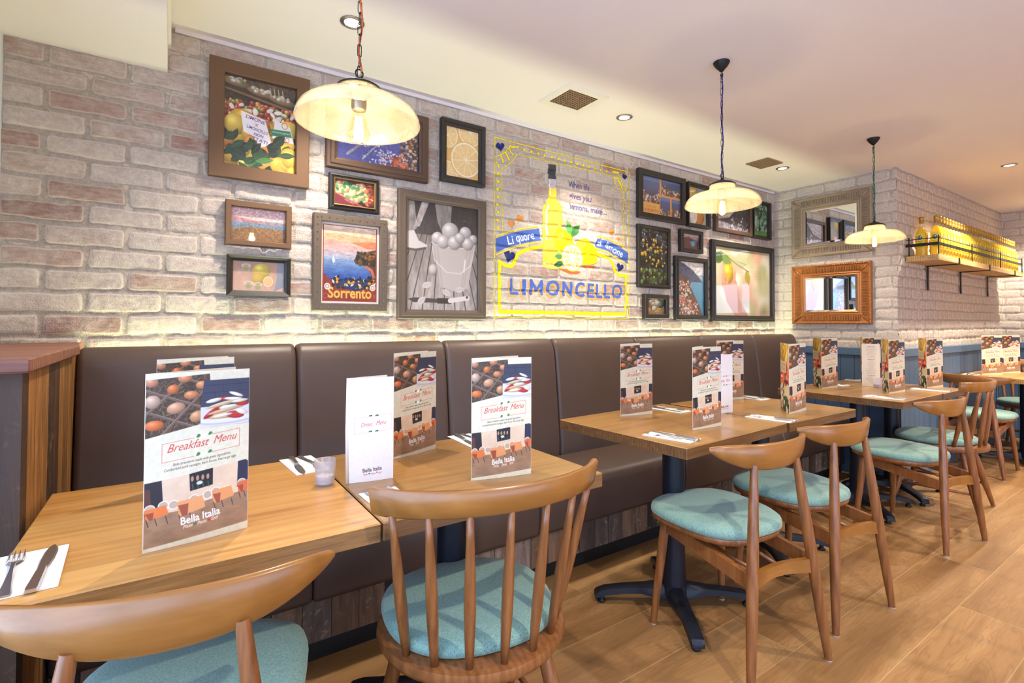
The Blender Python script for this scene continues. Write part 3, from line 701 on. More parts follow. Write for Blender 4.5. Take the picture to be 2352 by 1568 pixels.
def picture(x0, x1, z0, z1, fw, prof, mat, cv, label, mount=0, lip=None, name='picture_frame', cat='framed picture'):
    w_, h_ = x1 - x0, z1 - z0
    t = thing(name, label, cat, ((x0 + x1) / 2, WY - .012, (z0 + z1) / 2))
    v, f = sweep(PROF[prof](fw), w_, h_); mesh('frame', v, f, mat, t)
    if lip: v, f = sweep([(fw, .008), (fw, .027), (fw + .005, .025), (fw + .005, .008)], w_, h_); mesh('inner_edge', v, f, lip, t)
    if mount: v, f = sweep([(fw, .0095), (fw + mount, .0095), (fw + mount, .008)], w_, h_); mesh('mount', v, f, 'fr_pale', t)
    q = fw + mount; X = np.linspace(-(w_ / 2 - q), w_ / 2 - q, cv.nx); Z = np.linspace(-(h_ / 2 - q), h_ / 2 - q, cv.ny); X, Z = np.meshgrid(X, Z)
    grid_mesh('print', np.stack([X, np.full(X.shape, -.008), Z], -1), cv.C[..., :3], 'print', t)
    q = fw - .001; mesh('glass', [(-(w_ / 2 - q), -.013, -(h_ / 2 - q)), (w_ / 2 - q, -.013, -(h_ / 2 - q)), (w_ / 2 - q, -.013, h_ / 2 - q), (-(w_ / 2 - q), -.013, h_ / 2 - q)], [(0, 1, 2, 3)], 'pane', t)
    return t
def cvs(w_, h_, nx, col='808080'): return Cv(0, 1, 0, h_ / w_, nx, col)
LEM = ['f0c02a', 'f7cf45', 'e8ae1e']; GRN = ['1f3a22', '2c4f2b', '16281a']; RED = ['c23a26', 'd9542f', 'a82a20', 'e07a3a', '8f2418']

c = cvs(.28, .39, 170, '3c2c22'); A = 1.39                                   # fruit market
c.grad(A, '6d5540', .9 * A, '4a3728'); c.nz(30, .5, 3)
for x, y in ((.15, 1.30), (.5, 1.22), (.8, 1.16)): c.el(x, y, .2, .06, '9a744a', -8, shade=.5); c.blobs(14, (x - .12, x + .12, y + .01, y + .06), .03, ['e8dfd0', 'cfc0a8', '7f8a4a'], int(x * 90), shade=.4)
c.line([(0, 1.19), (1, 1.02)], .03, '8a6038'); c.line([(0, 1.15), (1, .98)], .02, '2a1c14')
for x in (.62, .68, .74, .8): c.line([(x, 1.33), (x + .02, 1.2)], .012, 'c9b48c')
c.blobs(260, (0, 1, .72, 1.02), .035, RED + ['e2662f', '7f9a3a', 'd8a03a'], 5, shade=.55, hl=.3)
c.blobs(30, (0, 1, .66, .98), .05, ['e9ded0', 'f3ece2'], 8, .6, shade=.1)
c.blobs(40, (0, 1, 0, .72), .14, LEM + ['e8922a'], 11, 1.1, shade=.5, hl=.15)
c.poly([(.22, .88), (.56, .80), (.66, .42), (.50, .36), (.38, .52), (.26, .56)], 'f4eef0'); c.nz(12, .04, 7)
for i, (t_, s_, wd) in enumerate((('LIMONE', .075, .27), ('X', .06, .05), ('LIMONCELLO', .07, .30), ('NON', .065, .13), ('TTATI', .07, .22))): c.text(t_, .42 + i * .015, .755 - i * .078, s_, '5a3f8a' if i != 1 else 'c23a4a', -13, width=wd, bold=.01)
c.line([(.30, .83), (.50, .79)], .01, 'e07a8a')
c.poly([(.70, .84), (.92, .76), (.98, .50), (.66, .54)], 'f1ece8'); c.poly([(.63, .68), (.92, .70), (.95, .60), (.66, .58)], '2f8a55'); c.text('ORTAGGI SELEZIONATI', .79, .635, .035, 'f4f4f0', 2, width=.26, bold=.01)
for x in (.74, .81, .88): c.ring(x, .55, .026, .035, .009, 'd8586a')
c.ring(.84, .77, .04, .05, .009, 'd8586a')
q = random.Random(3)
for i in range(34): c.leaf(q.uniform(-.05, 1), q.uniform(0, .42), q.uniform(.16, .3), q.uniform(.04, .075), q.uniform(-70, 110), q.choice(GRN), '4f7a3a')
c.blobs(7, (.55, 1, .02, .3), .13, LEM, 15, 1.2, shade=.45, hl=.2)
for i in range(9): c.leaf(q.uniform(0, .8), q.uniform(0, .3), q.uniform(.15, .28), .05, q.uniform(-60, 60), q.choice(['2c4f2b', '4a8a3a', '1a2e1c']), '6f9a4a')
picture(.120, .514, 1.803, 2.302, .056, 'flat', 'fr_bronze', c, 'large bronze-framed picture of a fruit market with handwritten lemon signs')

c = cvs(.40, .26, 190, '5a5aa8'); A = .65                                    # harbour from above
c.grad(A, '6a6ac0', 0, '454a98'); c.nz(60, .12, 2, 2)
c.poly([(.62, A), (.7, .5), (.82, .42), (.86, .25), (.98, .12), (1, 0), (1, A)], '4a4038'); c.line([(.12, .08), (.40, .36)], .03, '9a9088'); c.line([(.3, .05), (.5, .3)], .018, 'a8a0a0')
c.blobs(170, (.76, 1, .02, .55), .018, ['b86a42', 'd8a06a', '7a4a38', 'cfc0b0', '2f4a3a', '40506a'], 4, flat=True)
c.blobs(50, (.3, .6, .02, .36), .016, ['dcd6dc', 'b8b0c8', '8a86a8'], 6, .5, flat=True); c.blobs(40, (.55, .85, .01, .18), .02, ['e8e2e0', 'c8a090', 'a04a2a'], 9, .5, flat=True)
c.blobs(60, (.5, .7, .06, .22), .014, ['d8d4e0', 'b8b4c8', 'f0ecf0'], 13, .5, flat=True); c.blobs(70, (.66, .86, .0, .16), .018, ['d0603a', 'e08050', 'b84a2a', '8a3a28'], 14, flat=True)
c.el(.15, .36, .025, .008, 'e8e8f4'); c.el(.16, .38, .008, .014, 'e8e8f4'); c.nz(90, .25, 5)
picture(.590, 1.107, 1.922, 2.268, .052, 'step', 'fr_brown', c, 'wide brown-framed aerial view of a harbour, behind the nearest pendant')

c = cvs(.2, .14, 100, '3a1a18'); A = .7                                      # box of apples
c.grad(A, '5a2a20', 0, '2a1414'); c.blobs(60, (0, .3, .3, A), .05, ['c84a28', 'b83a20'], 2, hl=.2); c.blobs(60, (.1, .95, .18, .6), .075, ['e8c07a', 'f0cf90', 'dba860'], 3, hl=.25)
for i in range(16): c.leaf(q.uniform(.1, .8), q.uniform(.2, .6), .16, .04, q.uniform(0, 180), q.choice(['2f7a4a', '4a9a4a', '1f5a38']), '8fca7a')
c.poly([(0, .36), (.1, .3), (.75, .02), (.7, -.1), (0, 0)], '7a2028'); c.line([(.02, .34), (.74, .03)], .03, 'b04a4a'); c.text('MAURO', .38, .12, .07, 'd8a8a0', -22); c.blobs(25, (.8, 1, .1, .7), .05, RED, 8)
picture(.606, .846, 1.727, 1.898, .021, 'thin', 'fr_black', c, 'small dark gold-edged picture of a box of apples, above the red coast poster', lip='fr_gold')

c = cvs(.21, .27, 110, 'f2b95c'); A = 1.3                                    # orange slices
def slc(x, y, r, a0=0):
    c.el(x, y, r, r, 'f6e2b0', shade=.05); c.el(x, y, r * .9, r * .9, 'f8cf80')
    for k in range(10):
        a = a0 + k * PI / 5; c.line([(x, y), (x + r * .88 * math.cos(a), y + r * .88 * math.sin(a))], r * .035, 'fbe9c0')
    c.el(x, y, r * .07, r * .07, 'fdf3da'); c.ring(x, y, r * .91, r * .91, r * .06, 'fcefd0'); c.ring(x, y, r, r, r * .04, 'f0a83a')
slc(.05, 1.05, .33, .3); slc(.75, 1.25, .38, .2); slc(.05, .08, .33, .1); slc(.62, .50, .47, .15); c.nz(25, .05, 3)
picture(1.181, 1.450, 1.952, 2.290, .033, 'in', 'fr_black', c, 'black-framed close-up of orange slices, left of the painted sign')

c = cvs(.2, .14, 110, 'b8785a'); A = .68                                     # hazy coast
c.grad(A, 'd8a8b0', .45, 'e8b8a8'); c.grad(.45, '8a8aa0', .3, '5a7a90'); c.grad(.3, '6a7a80', .2, '8a6a48'); c.grad(.2, '9a7040', 0, '6a4a28')
c.poly([(0, .52), (.3, .46), (.7, .42), (1, .40), (1, .38), (0, .40)], 'b07a80'); c.poly([(0, .2), (.3, .3), (.8, .3), (1, .26), (1, 0), (0, 0)], '8a5f34'); c.nz(40, .35, 4)
picture(.184, .443, 1.520, 1.710, .023, 'flat', 'fr_bronze', c, 'small brown-framed picture of a hazy coast, upper of the two small pictures at the left')
c = cvs(.2, .12, 110, 'c88a6a'); A = .62                                     # glasses and lemons
c.grad(A, 'b88a70', 0, 'd8a890'); c.nz(8, .1, 5); c.el(.55, .42, .17, .14, 'e0c838', shade=.3, hl=.2); c.el(.5, .25, .13, .12, 'd8b040', shade=.3); c.el(.68, .2, .1, .11, 'e8b878'); c.ring(.68, .2, .09, .1, .012, 'f3d8a0')
for x, y in ((.25, .45), (.3, .1), (.48, .08)): c.el(x, y, .08, .1, 'b8a888', a=.7); c.ring(x, y + .06, .075, .03, .012, 'e0d4b8'); c.el(x, y, .05, .05, '9a9a4a', a=.6)
c.poly([(.85, .62), (1, .62), (1, .1), (.8, 0), (.85, .3)], '8a8f9a')
picture(.193, .441, 1.306, 1.480, .023, 'in', 'fr_black', c, 'small dark-framed picture of glasses with lemons, lower of the two small pictures at the left')

c = cvs(.265, .37, 165, '3a5a9a'); A = 1.40                                  # coast poster
c.grad(A, 'f4d8b8', 1.12, 'f0a878'); c.grad(1.12, 'e89a80', .78, '9aa8c0'); c.grad(.78, '7a9ac0', .42, '1f4aa8'); c.grad(.42, '1a3a90', .2, '1a2858')
c.poly([(.05, 1.22), (.3, 1.25), (.6, 1.22), (1, 1.2), (1, 1.06), (.7, 1.08), (.3, 1.14), (.05, 1.17)], 'eba070'); c.poly([(.5, 1.10), (1, 1.14), (1, 1.0), (.8, 1.0), (.6, 1.06)], 'd8784a'); c.nz(14, .18, 6, 3)
c.poly([(1, 1.0), (.8, .94), (.62, .88), (.56, .76), (.6, .7), (.75, .68), (.85, .62), (.9, .5), (.84, .36), (1, .3)], '5a3a20'); c.blobs(90, (.62, 1, .7, .93), .03, ['3a3a1c', '6a5a28', 'a8602a', '2a2c18'], 7); c.line([(.8, .66), (.9, .6), (.95, .45), (.88, .3)], .05, 'c8603a')
c.poly([(.19, .70), (.17, .76), (.195, .84), (.22, .73)], 'f8f4ea'); c.line([(.15, .69), (.24, .69)], .01, '6a7a9a')
c.poly([(0, .52), (.12, .42), (.4, .24), (.6, .2), (1, .3), (1, 0), (0, 0)], '962a1c'); c.nz(20, .1, 9)
for i in range(70): c.leaf(q.uniform(.18, .95), q.uniform(.22, .42), .09, .02, q.uniform(20, 160), q.choice(['14161e', '22303a', '2f3a2a', 'd8cfb8', '0e1018']), None)
c.blobs(14, (.2, .95, .25, .42), .025, ['e89a2a', 'f0b040'], 12)
c.text('Sorrento', .5, .07, .27, 'f2b83a', width=.80, bold=.028)
for x in (.09, .92): c.el(x, .27, .055, .06, 'e8d8c8'); c.ring(x, .27, .03, .03, .008, '8a3a2a')
c.ring(.06, .1, .04, .045, .008, 'c86a4a'); c.leaf(.95, .06, .1, .025, 90, 'b0452f', None)
c.put(((c.X < .022) | (c.X > .978) | (c.Y < .018) | (c.Y > A - .018)).astype(float), 'a83a28')
t = picture(.537, .886, 1.248, 1.700, .036, 'flat', 'fr_grey', c, 'red-bordered travel poster of a blue bay in a studded metal frame, below the apples picture', mount=.009)
g = G()
for i in range(13):
    z = -.226 + .018 + (.416) * i / 12
    for x in (-.1575, .1575): g.lathe([(.004, 0), (.003, .003), (.0005, .004)], 8, (0, 0, 0)); k = len(g.v) - 24; g.xf(Matrix.Translation((x, -.033, z)) @ Matrix.Rotation(PI / 2, 4, 'X'), k)
for i in range(9):
    x = -.14 + .28 * i / 8
    for z in (-.209, .209): g.lathe([(.004, 0), (.003, .003), (.0005, .004)], 8); k = len(g.v) - 24; g.xf(Matrix.Translation((x, -.033, z)) @ Matrix.Rotation(PI / 2, 4, 'X'), k)
g.go('studs', 'fr_grey', t, True)

c = cvs(.41, .545, 190, '8a8078'); A = 1.33                                  # bucket of lemons
c.grad(A, '2e2a28', .93, '4a4440'); c.poly([(0, A), (.1, A), (.14, 1.0), (0, .9)], '8f8680'); c.poly([(.2, A), (.3, A), (.17, 1.02), (.1, 1.02)], 'a89e98'); c.poly([(.38, A), (.62, A), (.6, 1.05), (.5, .95), (.42, 1.1)], '8c847c')
c.nz(10, .2, 4)
c.grad(.93, '847a72', 0, 'b8aea6', m=((c.Y < .93)).astype(float))
for k in range(-6, 14):
    xb = k * .155 - .1; xt = .5 + (xb - .5) * .5; c.line([(xb, 0), (xt, .93)], .012, '463e3a')
c.nz(40, .22, 8, .25)
c.poly([(0, .95), (.1, .97), (.16, .85), (.28, .80), (.24, .74), (.1, .73), (0, .74)], 'cfc7c0'); c.line([(0, .74), (.12, .73), (.25, .76)], .03, '5a524e')
c.poly([(.34, .86), (.97, .83), (.86, .28), (.66, .24), (.46, .29)], 'c2b8b0')
for k in range(12): x = .36 + k * .05; c.line([(x, .82), (.5 + (x - .64) * .62 + .13, .3)], .02, 'a89e97' if k in (0, 1, 10, 11) else 'c8beb6', .45)
c.el(.655, .845, .32, .055, 'd8d0c8'); c.el(.655, .85, .295, .045, '857b74')
for x, y, r in ((.42, .90, .08), (.6, 1.0, .115), (.82, 1.0, .085), (.94, .93, .06), (.5, .86, .085), (.66, .86, .09), (.86, .86, .08), (.74, .93, .07)): c.el(x, y, r * 1.05, r, 'd6cec6', 20, shade=.45, hl=.15)
c.el(.36, .5, .06, .07, 'd6cec6', shade=.5); c.line([(.345, .80), (.38, .62), (.55, .48), (.75, .47), (.9, .58), (.96, .80)], .012, 'dcd4cc'); c.line([(.82, .65), (.8, .5)], .02, 'e8e0d8')
c.poly([(.02, .13), (.12, .15), (.42, .14), (.44, .09), (.1, .09)], '4a4440'); c.poly([(.42, .15), (.62, .15), (.62, .08), (.42, .08)], '38322f'); c.line([(.6, .12), (.86, .16)], .06, 'e2dad2'); c.el(.85, .17, .018, .018, '5a524e')
for x, y, r_ in ((.2, .28, 20), (.48, .26, -30), (.66, .25, 10), (.14, .06, 40)): c.leaf(x, y, .16, .04, r_, 'cfc6be', '8a827a')
picture(.945, 1.462, 1.211, 1.874, .05, 'step', 'fr_grey', c, 'large grey-framed monochrome picture of a bucket of lemons, left of the painted sign')

c = cvs(.44, .28, 130, 'e89a4a'); A = .66                                    # postcard views
def view(x0, x1, y0, y1, s):
    mm = ((c.X > x0) & (c.X < x1) & (c.Y > y0) & (c.Y < y1)).astype(float); t_ = ((c.Y - y0) / (y1 - y0))[..., None]
    c.put(mm, np.clip(c.col('5a4a50') * (1 - t_) + c.col('4a6ab0') * t_, 0, 1)); n_ = fbm(c.X * 30, c.Y * 30, s); ld = mm * (t_[..., 0] < .35 + .9 * (fbm(c.X * 5, c.Y * 3, s + 9) - .35)); c.put(ld, '6a4e44'); c.put(ld * (n_ > .5), 'a8806a'); c.put(ld * (n_ > .62), 'd8c8bc'); c.put(mm * (t_[..., 0] > .8), '8a94b8', .5)
view(.0, .46, .20, .66, 2); view(.50, 1, .37, .66, 3); view(.48, .73, .0, .33, 4); view(.77, 1, .0, .33, 5)
c.poly([(0, .02), (.45, .02), (.45, .19), (0, .19)], 'f0b050'); c.text('Saluti da', .245, .115, .07, 'd8803a', bold=.01); c.text('SORRENTO', .255, .04, .075, 'c8502a', width=.36, bold=.012)
picture(2.713, 3.228, 1.940, 2.289, .04, 'flat', 'fr_black', c, 'dark-framed set of four postcard views, top left of the pictures right of the sign')
c = cvs(.22, .28, 60, '8a949a'); A = 1.3; c.grad(A, '7a828a', 0, 'c8bca8'); c.el(.2, 1.15, .3, .35, 'e0b850', shade=.3); c.el(.55, .25, .35, .28, 'e8923a', shade=.3); c.el(.3, .3, .2, .3, 'e6dccc'); c.nz(8, .1, 3)
picture(3.259, 3.535, 1.938, 2.278, .028, 'in', 'fr_black', c, 'narrow black-framed picture of a drink with fruit, left of the middle pendant')
c = cvs(.3, .4, 90, '23261f'); A = 1.4; c.blobs(240, (0, 1, 0, A), .06, ['1a1e1a', '2c3524', '3d4a2e', '4a5a70', '15171a'], 3, shade=.3); c.blobs(60, (0, 1, .7, A), .015, ['cfd8e8', 'a8b8d0'], 5, flat=True); c.blobs(46, (0, 1, .15, 1.1), .035, LEM, 6, 1.2, hl=.2); c.blobs(40, (0, 1, 0, .35), .05, ['4f7a3a', '86a850', '3a5a2c'], 8)
picture(2.711, 3.060, 1.446, 1.894, .026, 'thin', 'fr_black', c, 'tall dark-framed picture of a lemon tree, directly right of the painted sign')
c = cvs(.2, .12, 60, '6a6a80'); A = .62; c.grad(A, 'd8b8a8', .4, '9a8a90'); c.poly([(0, .4), (.4, .5), (1, .3), (1, 0), (0, 0)], '6a4238'); c.poly([(.5, .3), (.8, .35), (.75, .15), (.6, .1)], '4a9ac8'); c.nz(40, .4, 3)
picture(3.171, 3.441, 1.735, 1.908, .03, 'flat', 'fr_black', c, 'smallest square picture of a rocky cove, right of the lemon tree picture')
c = cvs(.33, .41, 95, '8fb4c8'); A = 1.27; c.grad(A, 'e8e0d8', .95, 'dfe0e0'); c.poly([(0, A), (.25, 1.2), (.6, 1.05), (.95, .8), (1, .78), (1, .7), (0, .6)], '5a5f78'); c.nz(20, .25, 2); c.grad(.78, '6aa8c8', 0, '3f9ac0', m=(c.X > .45).astype(float)); c.poly([(0, 1.0), (.4, .8), (.62, .5), (.85, .2), (.95, 0), (0, 0)], '7a5a4a'); c.blobs(260, (0, .5, 0, .8), .022, ['e8d8c8', 'd88a6a', 'f0ece4', 'b85a42', '4a5a3a', 'cfa88a'], 4, flat=True); c.blobs(70, (.4, .8, 0, .3), .02, ['e8d8c8', 'd88a6a', '6a5040'], 5, flat=True); c.el(.15, .35, .12, .03, 'e86a5a')
picture(3.113, 3.511, 1.218, 1.701, .038, 'step', 'fr_black', c, 'dark-framed picture of a hillside town above the sea, right of the pumpkins')
c = cvs(.2, .14, 60, '3a3020'); A = .72; c.blobs(70, (0, 1, .0, A), .09, ['e88a2a', 'd8762a', 'e8d8b0', '2f6a4a', 'cfa050'], 3, 1.2, hl=.2); c.blobs(60, (0, 1, 0, .25), .05, ['d8b070', 'b88a4a'], 5); c.blobs(8, (.3, .8, .25, .6), .1, ['f0e4c0'], 6, 1.3, hl=.2)
picture(2.770, 3.030, 1.225, 1.401, .034, 'flat', 'fr_black', c, 'small black-framed picture of pumpkins and gourds, lowest of the right-hand group')
c = cvs(.82, .56, 130, 'd8d0a8'); A = .66; c.blobs(60, (.2, 1, 0, A), .1, ['e8d8b8', 'c8c890', 'e8b090', 'b8b878', 'f4ecd8', '9a8a5a'], 3, shade=.1, flat=True)
for k in range(2): c.C[..., :3] = (c.C[..., :3] + np.roll(c.C[..., :3], 4, 0) + np.roll(c.C[..., :3], -4, 0) + np.roll(c.C[..., :3], 4, 1) + np.roll(c.C[..., :3], -4, 1)) / 5
c.poly([(.14, .30), (.2, .36), (.26, .40), (.34, .40), (.40, .30), (.42, .18), (.60, -.02), (.36, -.02), (.2, .14)], 'd89c7c'); c.el(.235, .43, .085, .105, 'f4c81e', shade=.4, hl=.25)
for x, y, r_ in ((.14, .30, 72), (.2, .25, 80), (.33, .32, 100)): c.line([(x, y), (x + .02, y + .13)], .04, 'dda284')
for x, y, L, r_, k in ((.02, .52, .16, 40, '5a7a3a'), (.1, .6, .2, -20, '7a9a4a'), (.26, .62, .2, 20, 'c8c4a8'), (.36, .56, .2, -8, 'b8bc90'), (.55, .48, .17, -75, 'b8a83a'), (.02, .62, .14, -30, '4a6a30')): c.leaf(x, y, L, .05, r_, k)
c.line([(.1, .64), (.4, .52), (.6, .46)], .01, '7a6a3a')
picture(3.565, 4.488, 1.209, 1.866, .05, 'step', 'fr_black', c, 'large dark-framed picture of a hand holding a lemon, nearest the corner of the brick wall')
c = cvs(.44, .2, 80, 'c8c0c4'); A = .46; c.grad(A, 'cfc8cc', 0, '9a94a0'); c.poly([(0, .15), (.4, .22), (.7, .46), (1, .46), (1, .05)], '4a4448'); c.nz(40, .5, 3); c.blobs(60, (.4, 1, .02, .25), .012, ['f0ecf0', '2a2628'], 5, flat=True)
picture(3.610, 4.131, 1.937, 2.21, .03, 'flat', 'fr_brown', c, 'brown-framed pale monochrome coast picture, behind the middle pendant')
c = cvs(.22, .26, 60, '4a7a5a'); A = 1.2; c.blobs(160, (0, 1, 0, A), .07, ['3a5a48', '6a9a78', '8fb8a0', '24382c', 'a8c8b8'], 3, flat=True); c.line([(.4, 0), (.5, .7), (.8, 1.1)], .05, '2a2420'); c.line([(.5, .6), (.2, 1.0)], .04, '2a2420'); c.grad(.2, '4f8a3a', 0, '5a9a44')
picture(4.152, 4.430, 1.935, 2.266, .028, 'in', 'fr_black', c, 'small black-framed picture of green trees, highest next to the corner')

# ------------------------------------------------------------------ the two mirrors on the alcove wall
M['mf_grey'] = plain('weathered_grey_gilt', 'a5927a', .55, .2, .5, 220, .2)
M['mf_gold'] = plain('copper_gilt', 'b0713a', .4, .45, .4, 220, .15)
def mirror(y0, y1, z0, z1, fw, mat, label, tilt=0):
    w_, h_ = y1 - y0, z1 - z0
    t = thing('wall_mirror', label, 'mirror', (PX - .012, (y0 + y1) / 2, (z0 + z1) / 2)); t.rotation_euler = (0, tilt, -PI / 2)
    v, f = sweep([(0, 0), (0, .022), (.004, .030), (.012, .032), (.018, .024), (.024, .022), (.066, .016), (.07, .018), (.074, .018), (.082, .020), (.088, .014), (.10, .017), (fw - .006, .020), (fw, .016), (fw, .006)], w_, h_)
    mesh('frame', v, f, mat, t)
    g = G()
    def bar(cx, cz, rot, ln):                                       # one flute across the hollow of the frame
        k = len(g.v); g.tube([(-ln / 2, .004, 0), (-ln / 4, -.004, 0), (ln / 4, -.004, 0), (ln / 2, .004, 0)], .0034, 6, False)
        g.xf(Matrix.Translation((cx, -.0225, cz)) @ Matrix.Rotation(rot, 4, 'Y'), k)
    n = int((w_ - .17) / .0115)
    for i in range(n):
        x = -(w_ / 2 - .085) + (w_ - .17) * i / (n - 1)
        for s_ in (-1, 1): bar(x, s_ * (h_ / 2 - .046), PI / 2, .048)
    n = int((h_ - .17) / .0115)
    for i in range(n):
        z = -(h_ / 2 - .085) + (h_ - .17) * i / (n - 1)
        for s_ in (-1, 1): bar(s_ * (w_ / 2 - .046), z, 0, .048)
    g.go('fluting', mat, t)
    g = G()
    n = int(w_ / .016)
    for s_ in (-1, 1):
        for i in range(n): g.lathe([(.0065, 0), (.005, .004), (.0005, .006)], 7); g.xf(Matrix.Translation((-(w_ / 2 - .009) + (w_ - .018) * i / (n - 1), -.028, s_ * (h_ / 2 - .009))) @ Matrix.Rotation(PI / 2, 4, 'X'), len(g.v) - 21)
        for i in range(int(h_ / .016)): g.lathe([(.0065, 0), (.005, .004), (.0005, .006)], 7); g.xf(Matrix.Translation((s_ * (w_ / 2 - .009), -.028, -(h_ / 2 - .009) + .016 * i)) @ Matrix.Rotation(PI / 2, 4, 'X'), len(g.v) - 21)
    g.go('beading', mat, t, True)
    g = G()
    for sx in (-1, 1):
        for sz in (-1, 1):
            k = len(g.v)
            g.tube([(0, -.020, 0), (.05, -.024, 0), (.095, -.014, 0)], [.012, .009, .005], 8, True, .5); g.xf(Matrix.Translation((sx * (w_ / 2 - .02), 0, sz * (h_ / 2 - .02))) @ Matrix.Rotation(math.atan2(sz, -sx), 4, 'Y'), k)
    g.go('corner_leaf', mat, t, True)
    a, b = w_ / 2 - fw, h_ / 2 - fw; e = .014
    v = [(sx * (a - d), -(.008 + (.0012 if d else 0)), sz * (b - d)) for d in (0, e) for sx, sz in ((-1, -1), (1, -1), (1, 1), (-1, 1))]
    mesh('mirror_glass', v, [(4, 5, 6, 7)] + [(i, (i + 1) % 4, 4 + (i + 1) % 4, 4 + i) for i in range(4)], 'mirror', t)
    return t
mirror(1.662, 2.277, 1.762, 2.273, .108, 'mf_grey', 'upper wall mirror in a weathered grey fluted frame')
mirror(1.670, 2.279, 1.190, 1.689, .104, 'mf_gold', 'lower wall mirror in a copper-coloured fluted frame')

# ================================================================== BANQUETTE
bq = thing('banquette', 'long brown leather banquette with tall stitched back against the brick wall', 'banquette seat', (0, 0, 0))
SE = [-.262, .437, 1.125, 1.809, 2.488, 3.173, 3.849, 4.50]
def pillow(x0, x1, prof, r=.03, n=6):
    """upholstered panel: closed profile in (y,z) extruded along x with rounded ends"""
    cx = [(sum(p[0] for p in prof) / len(prof)), (sum(p[1] for p in prof) / len(prof))]
    v = []; f = []; N = len(prof); st = []
    for i in range(n + 1):
        a = PI / 2 * i / n; st.append((x0 + r * (1 - math.sin(a)), r * (1 - math.cos(a))))
    st = [(x0 + r * (1 - math.sin(PI / 2 * (n - i) / n)) if 0 else x0 + r - r * math.cos(PI / 2 * i / n), r * (1 - math.sin(PI / 2 * i / n))) for i in range(n + 1)]
    st += [(x1 - (s[0] - x0), s[1]) for s in reversed(st)]
    nr = []
    for i in range(N):
        a = Vector(prof[i - 1]); b = Vector(prof[(i + 1) % N]); t = (b - a).normalized(); nr.append((t.y, -t.x))
    ar = sum(prof[i][0] * prof[(i + 1) % N][1] - prof[(i + 1) % N][0] * prof[i][1] for i in range(N)); sg_ = 1 if ar > 0 else -1
    for x, ins in st:
        for (y, z), (ny, nz_) in zip(prof, nr): v.append((x, y - ny * ins * sg_, z - nz_ * ins * sg_))
    for i in range(len(st) - 1):
        for k in range(N): f.append((i * N + k, i * N + (k + 1) % N, (i + 1) * N + (k + 1) % N, (i + 1) * N + k))
    f.append(tuple(range(N - 1, -1, -1))); f.append(tuple((len(st) - 1) * N + k for k in range(N)))
    return v, f
bp = [(2.175, .42), (2.172, .55), (2.19, .75), (2.212, .95), (2.222, 1.03), (2.232, 1.065), (2.25, 1.092), (2.275, 1.105), (2.305, 1.102), (2.325, 1.085), (2.33, 1.05), (2.33, .42)]
for a, b in zip(SE[:-1], SE[1:]):
    v, f = pillow(a + .001, b - .001, bp, .022); mesh('back_panel', v, f, 'leather', bq, True, sharp=60)
sp = [(1.84, .225), (1.825, .25), (1.82, .33), (1.822, .41), (1.835, .44), (1.87, .455), (2.0, .46), (2.17, .462), (2.19, .45), (2.19, .225)]
for a, b in zip([-.262, .42, 1.40, 2.44, 3.50], [.42, 1.40, 2.44, 3.50, 4.50]):
    v, f = pillow(a + .001, b - .001, sp, .018); mesh('seat_cushion', v, f, 'leather', bq, True, sharp=60)
G().box((-.262, 1.862, .075), (4.50, 2.32, .224)).go('plank_front', 'reclaim', bq)
G().box((-.262, 1.885, .0), (4.50, 2.32, .074)).go('plinth', 'black', bq)
G().box((-.262, 2.331, .93), (4.50, 2.42, .945)).box((-.262, 2.363, .945), (4.50, 2.387, .949)).go('light_ledge', 'black', bq)
light('led_strip_glow', 'AREA', (2.13, 2.376, .953), P_LED, C_LED, (PI, 0, 0), shape='RECTANGLE', size=4.8, size_y=.02)

pt = thing('end_screen', 'low reclaimed-wood end screen with a plum-brown cap, left of the banquette', 'wooden screen', (0, 0, 0))
G().box((-.495, 1.50, 0), (-.30, 1.53, 1.085)).go('front_board', 'reclaim_front', pt)
G().box((-.32, 1.502, 0), (-.2635, 2.44, 1.085)).go('side_boards', 'reclaim_side', pt)
G().box((-.495, 1.455, 1.086), (-.243, 2.165, 1.118), .004).box((-.495, 2.165, 1.086), (-.2635, 2.43, 1.118)).go('cap', 'cap', pt)

